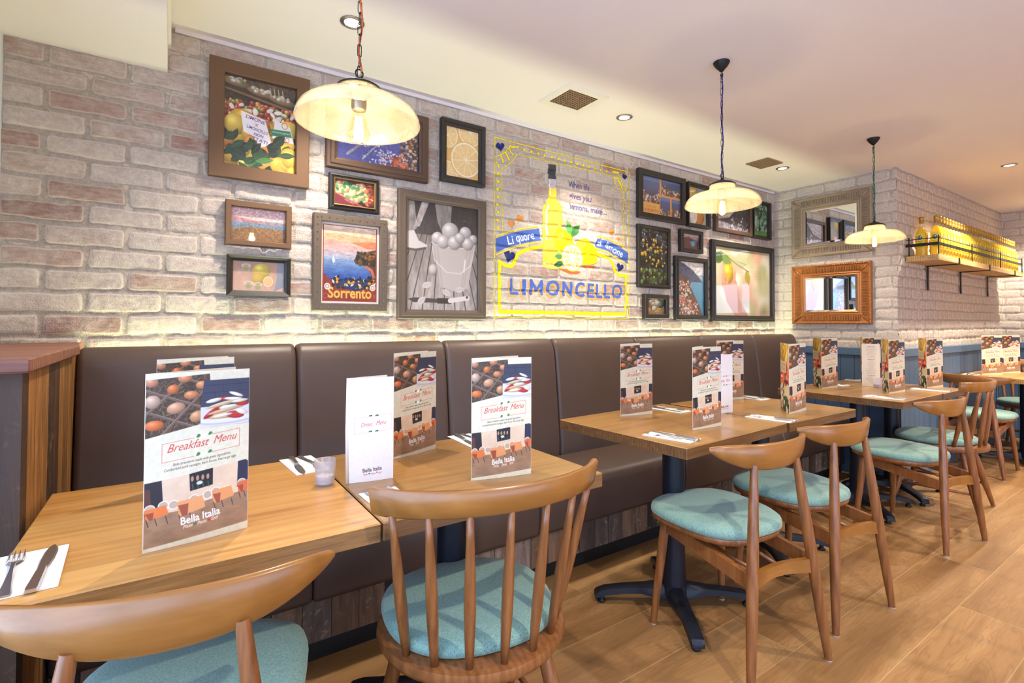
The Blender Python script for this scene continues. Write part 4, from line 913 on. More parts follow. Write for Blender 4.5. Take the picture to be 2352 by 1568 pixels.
# ================================================================== TABLES
def table(x0, x1, y0, y1, mat, label, rot=0, rz=None, name='dining_table', bo_=(0, 0)):
    cx, cy = (x0 + x1) / 2, (y0 + y1) / 2
    t = thing(name, label, 'table', (cx, cy, 0), math.radians(rot)); a, b = (x1 - x0) / 2, (y1 - y0) / 2
    top = G().box((-a, -b, .708), (a, b, .75), .003).go('table_top', mat, t)
    top.data.materials.append(M['table_edge_pale' if mat == 'table_left' else 'table_edge'])
    for p_ in top.data.polygons:
        if abs(p_.normal.z) < .5: p_.material_index = 1
    G().box((-.16 + bo_[0], -.16 + bo_[1], .70), (.16 + bo_[0], .16 + bo_[1], .708)).go('mounting_plate', 'cast', t)
    G().lathe([(.044, .70), (.044, .66), (.045, .3), (.052, .09), (.053, .075), (.001, .075)], 28, (bo_[0], bo_[1], 0)).go('column', 'cast', t, True, 40)
    r0 = math.radians(50) if rz is None else rz
    for k in range(4):
        a_ = r0 + k * PI / 2; g = G(); v = []; f = []; st = [(0, .095, .038, .03), (.07, .088, .036, .035), (.14, .078, .03, .05), (.22, .07, .027, .046), (.29, .062, .027, .036), (.325, .048, .026, .025), (.335, .032, .024, .020)]
        for d, zt, w_, zb in st:
            for p in ((-w_, zb), (-w_ * .9, (zt + zb) / 2 + .01), (-w_ * .5, zt), (w_ * .5, zt), (w_ * .9, (zt + zb) / 2 + .01), (w_, zb)): v.append((d, p[0], p[1]))
        for i in range(len(st) - 1):
            for q_ in range(6): f.append((i * 6 + q_, i * 6 + (q_ + 1) % 6, (i + 1) * 6 + (q_ + 1) % 6, (i + 1) * 6 + q_))
        f.append(tuple(range(5, -1, -1))); f.append(tuple((len(st) - 1) * 6 + q_ for q_ in range(6)))
        g.add(v, f).xf(Matrix.Translation((bo_[0], bo_[1], 0)) @ Matrix.Rotation(a_, 4, 'Z')); leg = g.go('base_arm', 'cast', t, True, 35)
        c_, s_ = bo_[0] + math.cos(a_) * .305, bo_[1] + math.sin(a_) * .305
        G().lathe([(.001, .0), (.016, .0), (.018, .008), (.010, .012), (.010, .04)], 14, (c_, s_, 0)).go('foot', 'black', leg, True)
    G().lathe([(.05, .09), (.056, .075), (.058, .05), (.05, .04), (.001, .04)], 28, (bo_[0], bo_[1], 0)).go('base_hub', 'cast', t, True, 40)
    return t
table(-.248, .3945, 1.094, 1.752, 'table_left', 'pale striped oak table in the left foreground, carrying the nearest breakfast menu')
table(.3985, 1.071, 1.094, 1.735, 'table', 'oak table with the drinks menu, pushed up against the right side of the palest table')
table(1.508, 2.276, 1.158, 1.824, 'table', 'oak table in the middle of the row, left half of the second pair', rot=3, bo_=(-.10, -.075))
table(2.300, 2.962, 1.17, 1.824, 'table', 'oak table in the middle of the row, right half of the second pair')
table(3.45, 4.098, 1.125, 1.84, 'table', 'oak table left half of the third pair, in front of the blue panelling')
table(4.102, 4.519, 1.12, 1.83, 'table', 'narrow oak table at the brick corner, right half of the third pair')
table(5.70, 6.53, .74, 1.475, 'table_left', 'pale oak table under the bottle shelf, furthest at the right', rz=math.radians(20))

# ================================================================== CHAIRS
def outline(n, hw, hd, cy, ex=.78, tap=.05):
    p = []
    for i in range(n):
        a = 2 * PI * i / n; c_, s_ = math.cos(a), math.sin(a)
        x = hw * math.copysign(abs(c_) ** ex, c_); y = hd * math.copysign(abs(s_) ** ex, s_)
        p.append((x * (1 + tap * y / hd), cy + y))
    return p
def pad(ol, cy, layers):
    n = len(ol); v = []; f = []
    for sc, z in layers:
        for x, y in ol: v.append((x * sc, cy + (y - cy) * sc, z))
    for i in range(len(layers) - 1):
        for k in range(n): f.append((i * n + k, i * n + (k + 1) % n, (i + 1) * n + (k + 1) % n, (i + 1) * n + k))
    f.append(tuple(range(n - 1, -1, -1))); f.append(tuple((len(layers) - 1) * n + k for k in range(n)))
    return v, f
def crest(arc, top, hgt, th, n=28, lean=.12, ends=1.):
    v = []; f = []
    for i in range(n + 1):
        s = -1 + 2 * i / n; p = Vector(arc(s)); t = (Vector(arc(min(1, s + .01))) - Vector(arc(max(-1, s - .01)))).normalized(); nrm = Vector((t.y, -t.x))
        H = hgt(s); T = th * (1 if ends else 1); zt = top(s); r = min(.006, H * .3)
        for o, z in ((T / 2 - r, 0), (T / 2, -r), (T / 2, -H + r), (T / 2 - r, -H), (-T / 2 + r, -H), (-T / 2, -H + r), (-T / 2, -r), (-T / 2 + r, 0)):
            q_ = p + nrm * (o - z * -lean); v.append((q_.x, q_.y, zt + z))
    for i in range(n):
        for k in range(8): f.append((i * 8 + k, i * 8 + (k + 1) % 8, (i + 1) * 8 + (k + 1) % 8, (i + 1) * 8 + k))
    f.append(tuple(range(7, -1, -1))); f.append(tuple(n * 8 + k for k in range(8)))
    return v, f
def tap(g, p, q, r, n=14): g.tube([tuple(a + (b - a) * t for a, b in zip(p, q)) for t in [i / (len(r) - 1) for i in range(len(r))]], r, n); return g
def board(p, q, h_, th, up=(0, 0, 1), curve=None, n=8):
    """flat board between two points, optionally bowed along y"""
    p, q = Vector(p), Vector(q); v = []; f = []
    for i in range(n + 1):
        t = i / n; c_ = p.lerp(q, t); c_.y += (curve or 0) * math.sin(PI * t); d = (q - p).normalized(); sd = Vector((-d.y, d.x, 0)).normalized()
        hh = h_ * (1 - (.22 * math.sin(PI * t) if curve else 0))
        for a, b in ((-1, -1), (1, -1), (1, 1), (-1, 1)): v.append(tuple(c_ + sd * (a * th / 2) + Vector((0, 0, b * hh / 2))))
    for i in range(n):
        for k in range(4): f.append((i * 4 + k, i * 4 + (k + 1) % 4, (i + 1) * 4 + (k + 1) % 4, (i + 1) * 4 + k))
    f.append((3, 2, 1, 0)); f.append(tuple(n * 4 + k for k in range(4))); return v, f
def chair_curved(label):
    t = thing('curved_back_chair', label, 'chair')
    A = lambda s: (.25 * math.sin(1.05 * s) / math.sin(1.05), -.105 - .085 * (math.cos(1.05 * s) - math.cos(1.05)) / (1 - math.cos(1.05)))
    v, f = crest(A, lambda s: .786 - .012 * abs(s) ** 6, lambda s: .014 + .080 * max(0, 1 - abs(s) ** 2.3) ** .85, .019); mesh('crest_rail', v, f, 'crest', t, True, sharp=50)
    for s in (-1, 1):
        tap(G(), (s * .205, -.225, .004), (s * .112, -.172, .715), [.0125, .0165, .0185, .0195, .0185, .016, .0115]).go('back_leg', 'chair', t, True, 50)
        tap(G(), (s * .195, .225, .004), (s * .155, .195, .425), [.0125, .0155, .018, .0185]).go('front_leg', 'chair', t, True, 50)
        v, f = board((s * .157, .19, .395), (s * .163, -.195, .345), .05, .02); mesh('side_rail', v, f, 'chair', t)
        tap(G(), (s * .075, .17, .375), (s * .055, -.165, .325), [.0065, .0065]).go('under_rod', 'chair', t, True)
        for x, y in ((s * .205, -.225), (s * .195, .225)): G().lathe([(.0005, 0), (.0125, 0), (.0125, .0045)], 14, (x, y, 0)).go('glide', 'glide', t, True)
    v, f = board((-.15, .195, .395), (.15, .195, .395), .05, .02); mesh('front_rail', v, f, 'chair', t)
    v, f = board((-.160, -.198, .335), (.160, -.198, .335), .050, .02, curve=.035); mesh('rear_stretcher', v, f, 'crest', t, True, sharp=40)
    ol = outline(44, .212, .215, .085, .68, .08)
    v, f = pad(ol, .085, [(.86, .405), (.965, .418), (.98, .430), (.97, .436)]); mesh('seat_shell', v, f, 'chair', t, True, sharp=50)
    v, f = pad(ol, .085, [(.96, .436), (.995, .442), (1, .454), (.985, .466), (.93, .475), (.8, .481), (.5, .485), (.1, .486)]); mesh('seat_pad', v, f, 'fabric', t, True)
    return t
def chair_spindle(label, top='crest'):
    t = thing('spindle_back_chair', label, 'chair')
    A = lambda s: (.285 * math.sin(1.12 * s) / math.sin(1.12), -.15 - .115 * (math.cos(1.12 * s) - math.cos(1.12)) / (1 - math.cos(1.12)))
    v, f = crest(A, lambda s: .84, lambda s: .062, .022, lean=.18); mesh('crest_rail', v, f, top, t, True, sharp=50)
    for k in range(7):
        s = (k - 3) / 3 * .80; x, y = A(s); a = s * 1.35
        tap(G(), (.222 * math.sin(a), .0 - .222 * math.cos(a) + .005, .425), (x, y + .008, .788), [.0085, .0115, .0135, .0135, .0115, .009, .0075], 12).go('spindle', 'chair', t, True)
    v, f = pad(outline(48, .245, .245, 0, 1, 0), 0, [(.88, .392), (.97, .398), (1, .412), (.985, .428), (.93, .430)]); mesh('seat_ring', v, f, 'chair', t, True, sharp=50)
    ol = outline(44, .232, .22, .025, .85, .04)
    v, f = pad(ol, .03, [(.90, .430), (.96, .436), (.97, .448), (.95, .460), (.88, .468), (.7, .474), (.4, .477), (.1, .478)]); mesh('seat_pad', v, f, 'fabric', t, True)
    for sx in (-1, 1):
        for sy in (-1, 1):
            tap(G(), (sx * .215, sy * .225 if sy < 0 else .215, .004), (sx * .135, sy * .13, .40), [.012, .0145, .019, .021, .019, .015]).go('leg', 'chair', t, True, 50)
            G().lathe([(.0005, 0), (.012, 0), (.012, .0045)], 14, (sx * .215, sy * .225 if sy < 0 else .215, 0)).go('glide', 'glide', t, True)
        tap(G(), (sx * .185, -.19, .15), (sx * .185, .182, .15), [.007, .010, .007]).go('side_stretcher', 'chair', t, True)
    tap(G(), (-.185, 0, .15), (.185, 0, .15), [.007, .010, .007]).go('cross_stretcher', 'chair', t, True)
    return t
R = math.radians
c1 = chair_curved('curved-back chair with a teal seat, cut off by the bottom left of the photo')
c1.location = (.03, 1.12, 0); c1.rotation_euler = (0, 0, R(-12))
gA = 'curved-back chairs with teal seats'; c1['group'] = gA
dup(c1, (1.775, 1.115, 0), R(-7), 'curved-back chair with a teal seat, at the left half of the second table pair', gA)
dup(c1, (2.355, 1.12, 0), R(-6), 'curved-back chair with a teal seat at the right half of the second table pair', gA)
dup(c1, (3.555, 1.10, 0), R(-8), 'curved-back chair with a green-looking seat at the left half of the third table pair', gA)
dup(c1, (5.50, 1.29, 0), R(-90), 'curved-back chair facing right, at the near end of the table under the bottle shelf', gA)
dup(c1, (6.22, .66, 0), R(-10), 'curved-back chair at the long front side of the furthest table, cut by the right edge', gA)
s1 = chair_spindle('spindle-back chair in the foreground, with a flat curved top rail and blue-green seat')
gB = 'spindle-back chairs with upholstered seats'
s1.location = (.672, 1.175, 0); s1.rotation_euler = (0, 0, R(-10)); s1['group'] = gB
dup(s1, (4.24, 1.18, 0), R(5), 'spindle-back chair tucked at the narrow table by the brick corner', gB)
far = chair_spindle('pale spindle-back chair against the blue panelling behind the furthest table', 'crest_pale')
far.location = (6.86, 1.22, 0); far.rotation_euler = (0, 0, R(90)); far['group'] = gB

# ================================================================== MENUS
A = 344 / 185
c = Cv(0, 1, 0, A, 210, 'd9d2b9'); c.nz(26, .05, 2); T = lambda f: A * (1 - f)
def clipput(mask, fn):
    old = c.C.copy(); fn(); mk_ = mask[..., None]; c.C = old * (1 - mk_) + c.C * mk_
eg = c.poly([(0, T(.035)), (.585, T(.015)), (.62, T(.30)), (0, T(.365))], '000000', get=True)
def eggs():
    c.put(np.ones(c.X.shape), '4a3a2e'); c.nz(40, .5, 4)
    q_ = random.Random(4)
    for _ in range(500):
        x, y, a = q_.uniform(0, .62), q_.uniform(T(.37), T(.01)), q_.uniform(0, PI); c_ = q_.choice(['6f5a42', '8a7458', '3a2c22', '5d4a38']); c.line([(x, y), (x + .05 * math.cos(a), y + .05 * math.sin(a))], .004, c_)
    for a, b in (((-.02, T(.09)), (.62, T(.24))), ((-.02, T(.21)), (.5, T(.34))), ((.2, T(.0)), (.62, T(.10))), ((-.05, T(.26)), (.4, T(.02))), ((.1, T(.38)), (.62, T(.06))), ((.4, T(.36)), (.66, T(.24)))): c.line([a, b], .028, '6a5548'); c.line([(a[0], a[1] + .012), (b[0], b[1] + .012)], .007, '8f7a6a')
    for x, f_, rx, ry, k, r_ in ((.05, .05, .06, .05, 'c98a6a', 0), (.35, .035, .068, .045, 'd0855a', 0), (.24, .095, .055, .052, 'cf7440', 20), (.51, .08, .06, .045, 'd0885c', 0), (.41, .135, .07, .045, 'cf8458', 0), (.06, .16, .07, .07, 'c9a68e', 0), (.27, .205, .085, .06, 'd09a78', 10), (.08, .295, .085, .055, 'dd7440', 0), (.47, .265, .075, .062, 'c8946a', 20), (.3, .35, .07, .03, 'a84a34', 0)): c.el(x, T(f_), rx, ry, k, r_, shade=.45, hl=.12)
clipput(eg, eggs)
pk = c.poly([(.53, T(.055)), (1.01, T(.055)), (1.01, T(.34)), (.50, T(.335)), (.50, T(.2))], '000000', get=True)
def cake():
    c.put(np.ones(c.X.shape), '3c3f52')
    for f_ in (.085, .13, .175): c.line([(.45, T(f_)), (1, T(f_ + .003))], .006, '2b2d3c')
    for x, f_ in ((.72, .107), (.9, .107), (.64, .15)): c.line([(x, T(f_ - .022)), (x, T(f_ + .022))], .006, '2b2d3c')
    c.poly([(.5, T(.215)), (1, T(.215)), (1, T(.34)), (.5, T(.335))], 'cdc9cc'); c.el(.76, T(.30), .32, .055, 'b9b6bd'); c.el(.76, T(.295), .29, .045, 'd8d4d2')
    for x, f_, rx, ry, k, r_ in ((.76, .275, .22, .035, 'd9b184', 2), (.62, .25, .11, .03, 'b8302c', 35), (.85, .278, .10, .042, 'b83a36', -8), (.92, .262, .07, .03, 'e8ddd0', -25), (.72, .275, .1, .018, 'efe4d4', 6), (.76, .243, .2, .022, 'dcb88a', 10), (.78, .225, .1, .02, 'f0e6d8', 5), (.93, .215, .07, .022, 'b8322e', 0), (.72, .205, .17, .022, 'e0c49a', 12), (.9, .195, .09, .018, 'ecdcc4', 5), (.7, .175, .1, .02, 'b83430', 8), (.63, .18, .08, .022, 'efe6da', 10), (.83, .178, .1, .017, 'f0e6da', -5), (.86, .152, .08, .018, 'f2eadf', -22)): c.el(x, T(f_), rx, ry, k, r_, shade=.3)
clipput(pk, cake)
c.line([(.15, T(.405)), (.44, T(.390)), ], .005, 'c8605a'); c.line([(.62, T(.381)), (.9, T(.367)), (.9, T(.475)), (.62, T(.488))], .005, 'c8605a'); c.line([(.44, T(.498)), (.15, T(.512)), (.15, T(.405))], .005, 'c8605a')
for f_ in (.383, .491):
    c.leaf(.46, T(f_ + .005), .045, .014, 20, '3f7a46', None); c.leaf(.505, T(f_ - .0), .04, .014, 150, '3f7a46', None); c.heart(.535, T(f_ + .002), .03, 'fafafa'); c.leaf(.575, T(f_ - .003), .04, .014, 20, '3f7a46', None); c.leaf(.62, T(f_ - .006), .04, .014, 150, '3f7a46', None)
c.text('Breakfast', .395, T(.450), .125, 'c8443c', 4.5, shear=.5, bold=.0, width=.40); c.text('Menu', .755, T(.434), .125, 'c8443c', 4.5, shear=.5, bold=.0, width=.25)
c.text('Bella breakfasts made with great ingredients.', .53, T(.527), .040, '3d3a34', 4, shear=.3, width=.56); c.text('Cumberland pork sausages, back bacon, free range eggs.', .52, T(.552), .040, '3d3a34', 4, shear=.3, width=.70)
cf = c.poly([(0, T(.615)), (.15, T(.61)), (.3, T(.605)), (.5, T(.592)), (.75, T(.578)), (.97, T(.568)), (1, T(.58)), (1, T(.955)), (0, T(.98))], '000000', get=True)
def cafe():
    c.put(np.ones(c.X.shape), 'd9bfa4'); c.nz(7, .08, 6)
    c.poly([(0, T(.6)), (.15, T(.6)), (.17, T(.77)), (0, T(.80))], '2f2a30'); c.poly([(0, T(.65)), (.05, T(.65)), (.07, T(.80)), (0, T(.8))], '5a3a34'); c.poly([(.89, T(.55)), (1, T(.55)), (1, T(.73)), (.88, T(.73))], '2c3046')
    c.poly([(.40, T(.58)), (.63, T(.57)), (.63, T(.685)), (.41, T(.70))], '24242c')
    for x in (.43, .48, .53, .58): c.el(x, T(.63), .014, .03, 'b08a6a'); c.line([(x, T(.66)), (x + .01, T(.69))], .008, '4a6a4a')
    c.el(.5, T(.66), .03, .02, 'c9d0c4')
    c.poly([(0, T(.80)), (.3, T(.80)), (.6, T(.77)), (1, T(.76)), (1, T(1)), (0, T(1))], '9a7a60'); c.nz(9, .14, 8, 2, (c.Y < T(.8)).astype(float))
    for x, f_ in ((.05, .755), (.17, .745), (.26, .75), (.45, .74), (.58, .73), (.66, .72), (.78, .725), (.93, .70)): c.el(x, T(f_ + .01), .045, .045, 'b8a490'); c.ring(x, T(f_ + .01), .045, .045, .01, 'e6dccb')
    for x, f_, w_, h_, k in ((.0, .765, .19, .06, 'd87a42'), (.29, .75, .24, .085, 'dc9a66'), (.62, .725, .2, .075, 'dc9560'), (.88, .705, .15, .065, 'cf6a42')):
        c.poly([(x, T(f_)), (x + w_, T(f_ - .012)), (x + w_ + .03, T(f_ + h_ * .7)), (x + w_ * .5, T(f_ + h_ * .9)), (x + .02, T(f_ + h_))], k); c.poly([(x + .01, T(f_ + .02)), (x + w_ * .45, T(f_ + .018)), (x + w_ * .42, T(f_ + h_)), (x + .05, T(f_ + h_))], '8a4232', a=.8)
        for d in (.02, w_ * .5, w_): c.line([(x + d, T(f_ + h_ * .9)), (x + d + .02, T(f_ + h_ + .035))], .007, '3a2820')
clipput(cf, cafe)
c.text('Bella Italia', .52, T(.878), .115, 'f6f4f0', 5, bold=.018, width=.38)
for wd, x, w_ in (('Pizza', .395, .09), ('Pasta', .53, .09), ('Grill', .655, .07)): c.text(wd, x, T(.908 - (x - .4) * .04), .05, 'efe2d0', 5, shear=.4, width=w_, bold=.01)
c.heart(.462, T(.897), .018, '3f7a46'); c.heart(.597, T(.891), .018, 'cf3a32')
cover = c
A2 = A; c = Cv(0, 1, 0, A2, 90, 'd8c9a2')                                   # outer side of the back panel
c.poly([(0, T(.02)), (1, T(.02)), (1, T(.28)), (0, T(.27))], 'd8a83a'); c.blobs(40, (0, 1, T(.27), T(.03)), .12, ['e0b040', 'f0d070', 'b8842a', 'c8c060'], 3, 2.2, shade=.3)
c.poly([(0, T(.28)), (1, T(.28)), (1, T(.58)), (0, T(.6))], 'd8603a'); c.blobs(20, (.2, 1, T(.58), T(.3)), .14, ['c83a28', 'e07a4a', 'a82a20', 'e8a070'], 5, shade=.3)
c.poly([(.0, T(.27)), (.75, T(.27)), (.75, T(.43)), (.0, T(.43))], 'd8cba6')
for i in range(7): c.line([(.06, T(.29 + i * .02)), (.68, T(.29 + i * .02))], .012, '4a443c')
c.poly([(.05, T(.46)), (.4, T(.46)), (.4, T(.53)), (.05, T(.53))], 'b8241f'); c.poly([(.1, T(.48)), (.36, T(.48)), (.36, T(.515)), (.1, T(.515))], 'e8dcd8')
c.el(.75, T(.56), .2, .06, '6a2038'); c.poly([(.0, T(.6)), (.55, T(.6)), (.55, T(1)), (0, T(1))], '6a5a48'); c.blobs(60, (0, .5, T(.95), T(.62)), .06, ['d8cab0', '3a2e26', '8a765c', 'f0e6d0'], 6, flat=True)
c.blobs(70, (.5, 1, T(.98), T(.8)), .07, ['2a3a28', 'c8ccb0', '4a5a40', '1e2a20', 'e6e2cc'], 8, flat=True)
backc = c; c = cover
def panel_print(name, cv, w_, h_, y, mat, parent, flip=False, rz=0):
    X, Z = np.meshgrid(np.linspace(.0005, w_ - .0005, cv.nx), np.linspace(.0005, h_ - .0005, cv.ny)); C = cv.C[..., :3]
    if flip: C = C[:, ::-1]
    # a card bows a little when it stands
    Y = y - .004 * np.sin(PI * X / w_) * (1 if not flip else -1)
    P = np.stack([X, Y, Z], -1)
    if flip: P = P[:, ::-1]; C = C[:, ::-1]
    return grid_mesh(name, P, C, mat, parent, smooth=True)
def card_panel(name, w_, h_, sgn, mat, parent, n=14):
    v = []; f = []
    for i in range(n + 1):
        x = w_ * i / n; yb = -.004 * math.sin(PI * x / w_) * sgn
        for d in (-.0005, .0005):
            for z in (0, h_): v.append((x, yb + d, z))
    for i in range(n):
        a, b = i * 4, i * 4 + 4; f += [(a, b, b + 1, a + 1), (a + 2, a + 3, b + 3, b + 2), (a, a + 2, b + 2, b), (a + 1, b + 1, b + 3, a + 3)]
    f += [(0, 1, 3, 2), (n * 4, n * 4 + 2, n * 4 + 3, n * 4 + 1)]
    return mesh(name, v, f, mat, parent)
def menu(label, delta=20):
    t = thing('breakfast_menu', label, 'menu')
    card_panel('front_panel', .185, .344, 1, 'cream', t); panel_print('front_print', cover, .185, .344, -.0008, 'card', t)
    b = card_panel('back_panel', .185, .344, -1, 'cream', t); bp_ = panel_print('back_print', backc, .185, .344, .0008, 'card', t, flip=True)
    b.rotation_euler.z = bp_.rotation_euler.z = R(delta); return t
TZ = .7502
m0 = menu('breakfast menu standing nearest the camera, on the palest table'); m0.location = (-.038, 1.204, TZ); m0.rotation_euler.z = R(9)
gM = 'folded breakfast menus standing on the tables'; m0['group'] = gM
def mn(x, y, a, d, label):
    r = dup(m0, (x, y, TZ), R(a), label, gM)
    for ch in r.children:
        if ch.name.startswith('back'): ch.rotation_euler.z = R(d)
    return r
mn(-.028, 1.64, 8, 14, 'breakfast menu almost hidden behind the nearest breakfast menu')
mn(.605, 1.576, 17, 12, 'breakfast menu partly behind the white drinks menu with the fold at its left')
mn(.707, 1.244, -12, 22, 'breakfast menu directly behind the foreground spindle-back chair')
mn(1.783, 1.703, -12, 25, 'breakfast menu at the left back of the second table pair')
mn(1.805, 1.318, -3, 25, 'breakfast menu at the front middle of the second table pair')
mn(2.615, 1.745, -18, 20, 'breakfast menu standing behind the half-hidden drinks menu')
mn(2.522, 1.288, 3, 36, 'breakfast menu with both sides seen, at the right of the second table pair')
mn(3.678, 1.66, -7, 47, 'breakfast menu with both sides seen, leftmost of those on the third table pair')
mn(4.285, 1.645, -17, 42, 'breakfast menu behind the open drinks list on the third table pair')
mn(3.797, 1.313, -8, 38, 'breakfast menu with both sides seen, right in front of the drinks list and candle glass')
mn(4.332, 1.275, -12, 42, 'breakfast menu with both sides seen, rightmost of those on the third table pair')
mn(5.915, 1.35, -33, 16, 'breakfast menu on the furthest table, left of its pair')
mn(6.25, 1.30, -33, 16, 'breakfast menu on the furthest table, half hidden behind its neighbour')

A = 290 / 126
c = Cv(0, 1, 0, A, 150, 'ebe7e6'); c.nz(18, .02, 3); T = lambda f: A * (1 - f)
c.line([(.13, T(.385)), (.42, T(.378))], .006, 'd88a90'); c.line([(.64, T(.372)), (.95, T(.364)), (.95, T(.515)), (.64, T(.523))], .006, 'd88a90'); c.line([(.42, T(.529)), (.13, T(.537)), (.13, T(.385))], .006, 'd88a90')
for f_ in (.374, .525):
    for x, a in ((.44, 20), (.52, 150), (.58, 20), (.66, 150)): c.leaf(x, T(f_), .05, .018, a, '2f5a3c', None)
c.text('Drinks', .40, T(.472), .14, 'cf3a42', 3, shear=.5, width=.26); c.text('Menu', .72, T(.462), .14, 'cf3a42', 3, shear=.5, width=.24)
c.text('Bella Italia', .53, T(.906), .115, '2b2a2a', 3, bold=.014, width=.42)
for wd, x, w_ in (('Pizza', .38, .1), ('Pasta', .55, .1), ('Grill', .70, .08)): c.text(wd, x, T(.938), .055, 'd8504a', 3, shear=.4, width=w_, bold=.008)
c.heart(.463, T(.927), .02, '2b2a2a'); c.heart(.63, T(.923), .02, 'cf2a36')
dr = c
def drinks(label):
    t = thing('drinks_menu', label, 'menu'); card_panel('front_panel', .126, .29, 1, 'drinkcard', t); panel_print('front_print', dr, .126, .29, -.0008, 'card', t)
    b = card_panel('back_panel', .126, .29, -1, 'drinkcard', t); b.rotation_euler.z = R(22)
    g = G(); g.tube([(0, 0, .0), (-.002, .003, .145), (0, 0, .29)], .0045, 8); g.go('folded_spine', 'drinkcard', t, True); return t
d0 = drinks('white drinks menu with red script, beside the candle glass in the foreground'); d0.location = (.410, 1.410, TZ); d0.rotation_euler.z = R(-8); d0['group'] = 'white drinks menus'
dup(d0, (2.215, 1.492, TZ), R(-8), 'white drinks menu half hidden on the second table pair', 'white drinks menus')
c = Cv(0, 1, 0, A, 110, 'e9e4d8')
q = random.Random(5)
for f_, t_ in ((.05, 'Soft Drinks'), (.36, 'Milkshakes'), (.74, 'Hot Drinks')): c.text(t_, .5, T(f_ + .02), .07, '55504a', width=.4, bold=.01)
for i in range(52):
    f_ = .085 + i * .0165
    if any(abs(f_ - k) < .02 for k in (.36, .37, .74, .75)): continue
    w_ = q.uniform(.25, .62); c.line([(.5 - w_ / 2, T(f_)), (.5 + w_ / 2, T(f_))], .008, '8c867c', .75)
t = thing('drinks_list', 'tall white drinks list with grey printed lines on the third table pair', 'menu', (4.062, 1.565, TZ), R(-24))
card_panel('front_panel', .15, .3, 1, 'drinkcard', t); panel_print('front_print', c, .15, .3, -.0008, 'card', t); card_panel('back_panel', .15, .3, -1, 'drinkcard', t).rotation_euler.z = R(25)

# ================================================================== PLACE SETTINGS AND CANDLES
v0 = []; g = G(); g.box((-.05, -.1, 0), (.05, .1, .0014), .0006); g.box((-.0485, -.099, .0014), (.050, .098, .0026), .0005)
nap = g.go('paper_napkin', 'linen')
def outline_bar(st, th, z=0.):
    """flat bar from stations (y, half width, height)"""
    v = []; f = []
    for y, w_, h_ in st:
        for x, zz in ((-w_, h_), (-w_ * .8, h_ + th), (w_ * .8, h_ + th), (w_, h_)): v.append((x, y, zz))
    for i in range(len(st) - 1):
        for k in range(4): f.append((i * 4 + k, i * 4 + (k + 1) % 4, (i + 1) * 4 + (k + 1) % 4, (i + 1) * 4 + k))
    f.append((3, 2, 1, 0)); n = (len(st) - 1) * 4; f.append((n, n + 1, n + 2, n + 3)); return v, f
kn = thing('table_knife', '', 'knife')
v, f = outline_bar([(-.105, .008, 0), (-.10, .0095, 0), (-.03, .0075, 0), (-.008, .006, 0)], .006); mesh('knife_handle', v, f, 'steel', kn, True, sharp=40)
v, f = outline_bar([(-.008, .006, .001), (.0, .0085, .001), (.03, .0105, .001), (.07, .010, .001), (.09, .0075, .001), (.104, .002, .001)], .0016); mesh('knife_blade', v, f, 'steel', kn, True, sharp=30)
fk = thing('table_fork', '', 'fork')
v, f = outline_bar([(-.10, .0085, .001), (-.09, .010, 0), (-.05, .0065, .001), (0, .0032, .005), (.03, .0035, .006), (.042, .009, .003), (.052, .0125, .001)], .0022); mesh('fork_handle', v, f, 'steel', fk, True, sharp=40)
g = G()
for k in range(4):
    x = -.0105 + k * .007; g.tube([(x, .05, .002), (x, .075, .0015), (x * .95, .098, .006)], [.0016, .0015, .0007], 6)
g.go('tines', 'steel', fk, True)
SET = [(-.205, 1.232, 3, 'at the bottom left photo corner'), (.352, 1.668, 184, 'beside the candle glass in the foreground'), (.462, 1.21, 2, 'tucked behind the foreground spindle-back chair'),
       (.945, 1.668, 178, 'at the back of the drinks-menu table'), (1.625, 1.285, 12, 'at the front left of the second pair'), (2.125, 1.695, 185, 'at the back middle of the second pair'),
       (2.33, 1.275, 8, 'at the front middle of the second pair'), (2.872, 1.70, 180, 'at the far back corner of the second pair'), (3.565, 1.255, 5, 'at the front left of the third pair'),
       (4.0, 1.735, 183, 'at the back left of the third pair'), (4.235, 1.228, 5, 'at the front of the narrow table'), (4.462, 1.725, 180, 'at the back of the narrow table'), (5.82, 1.40, -85, 'on the furthest table, at its left end')]
for i, (x, y, a, where) in enumerate(SET):
    for src, dx, dz, nm, grp in ((nap, 0, 0, 'folded white paper napkin', 'paper napkins under the cutlery'), (kn, .022, .0026, 'steel table knife on a napkin', 'table knives'), (fk, -.020, .0026, 'steel table fork on a napkin', 'table forks')):
        if i == 0 and src is nap: nap['category'] = 'napkin'
        ca, sa = math.cos(R(a)), math.sin(R(a)); loc = (x + dx * ca, y + dx * sa, TZ + dz); lb = nm + ' ' + where
        if i == 0: src.location = loc; src.rotation_euler.z = R(a + (2 if src is fk else -3 if src is kn else 0)); src['label'] = lb; src['group'] = grp
        else: dup(src, loc, R(a + (4 if src is fk else -5 if src is kn else 0)), lb, grp)
cg = thing('candle_glass', 'frosted candle glass on the gap between the two foreground tables', 'candle holder', (.357, 1.437, TZ), group='frosted candle glasses')
G().lathe([(.001, .004), (.020, .004), (.0235, .012), (.0265, .068), (.028, .069), (.0285, .067), (.025, .008), (.024, .0), (.001, 0)], 36).go('glass', 'frost', cg, True, 60)
G().lathe([(.001, .006), (.0215, .006), (.0225, .026), (.020, .027), (.001, .0265)], 28).go('candle', 'wax', cg, True, 40)
G().tube([(0, 0, .026), (.001, 0, .034)], .0008, 6).go('wick', 'black', cg)
dup(cg, (4.075, 1.475, TZ), 0, 'frosted candle glass in front of the open drinks list', 'frosted candle glasses')

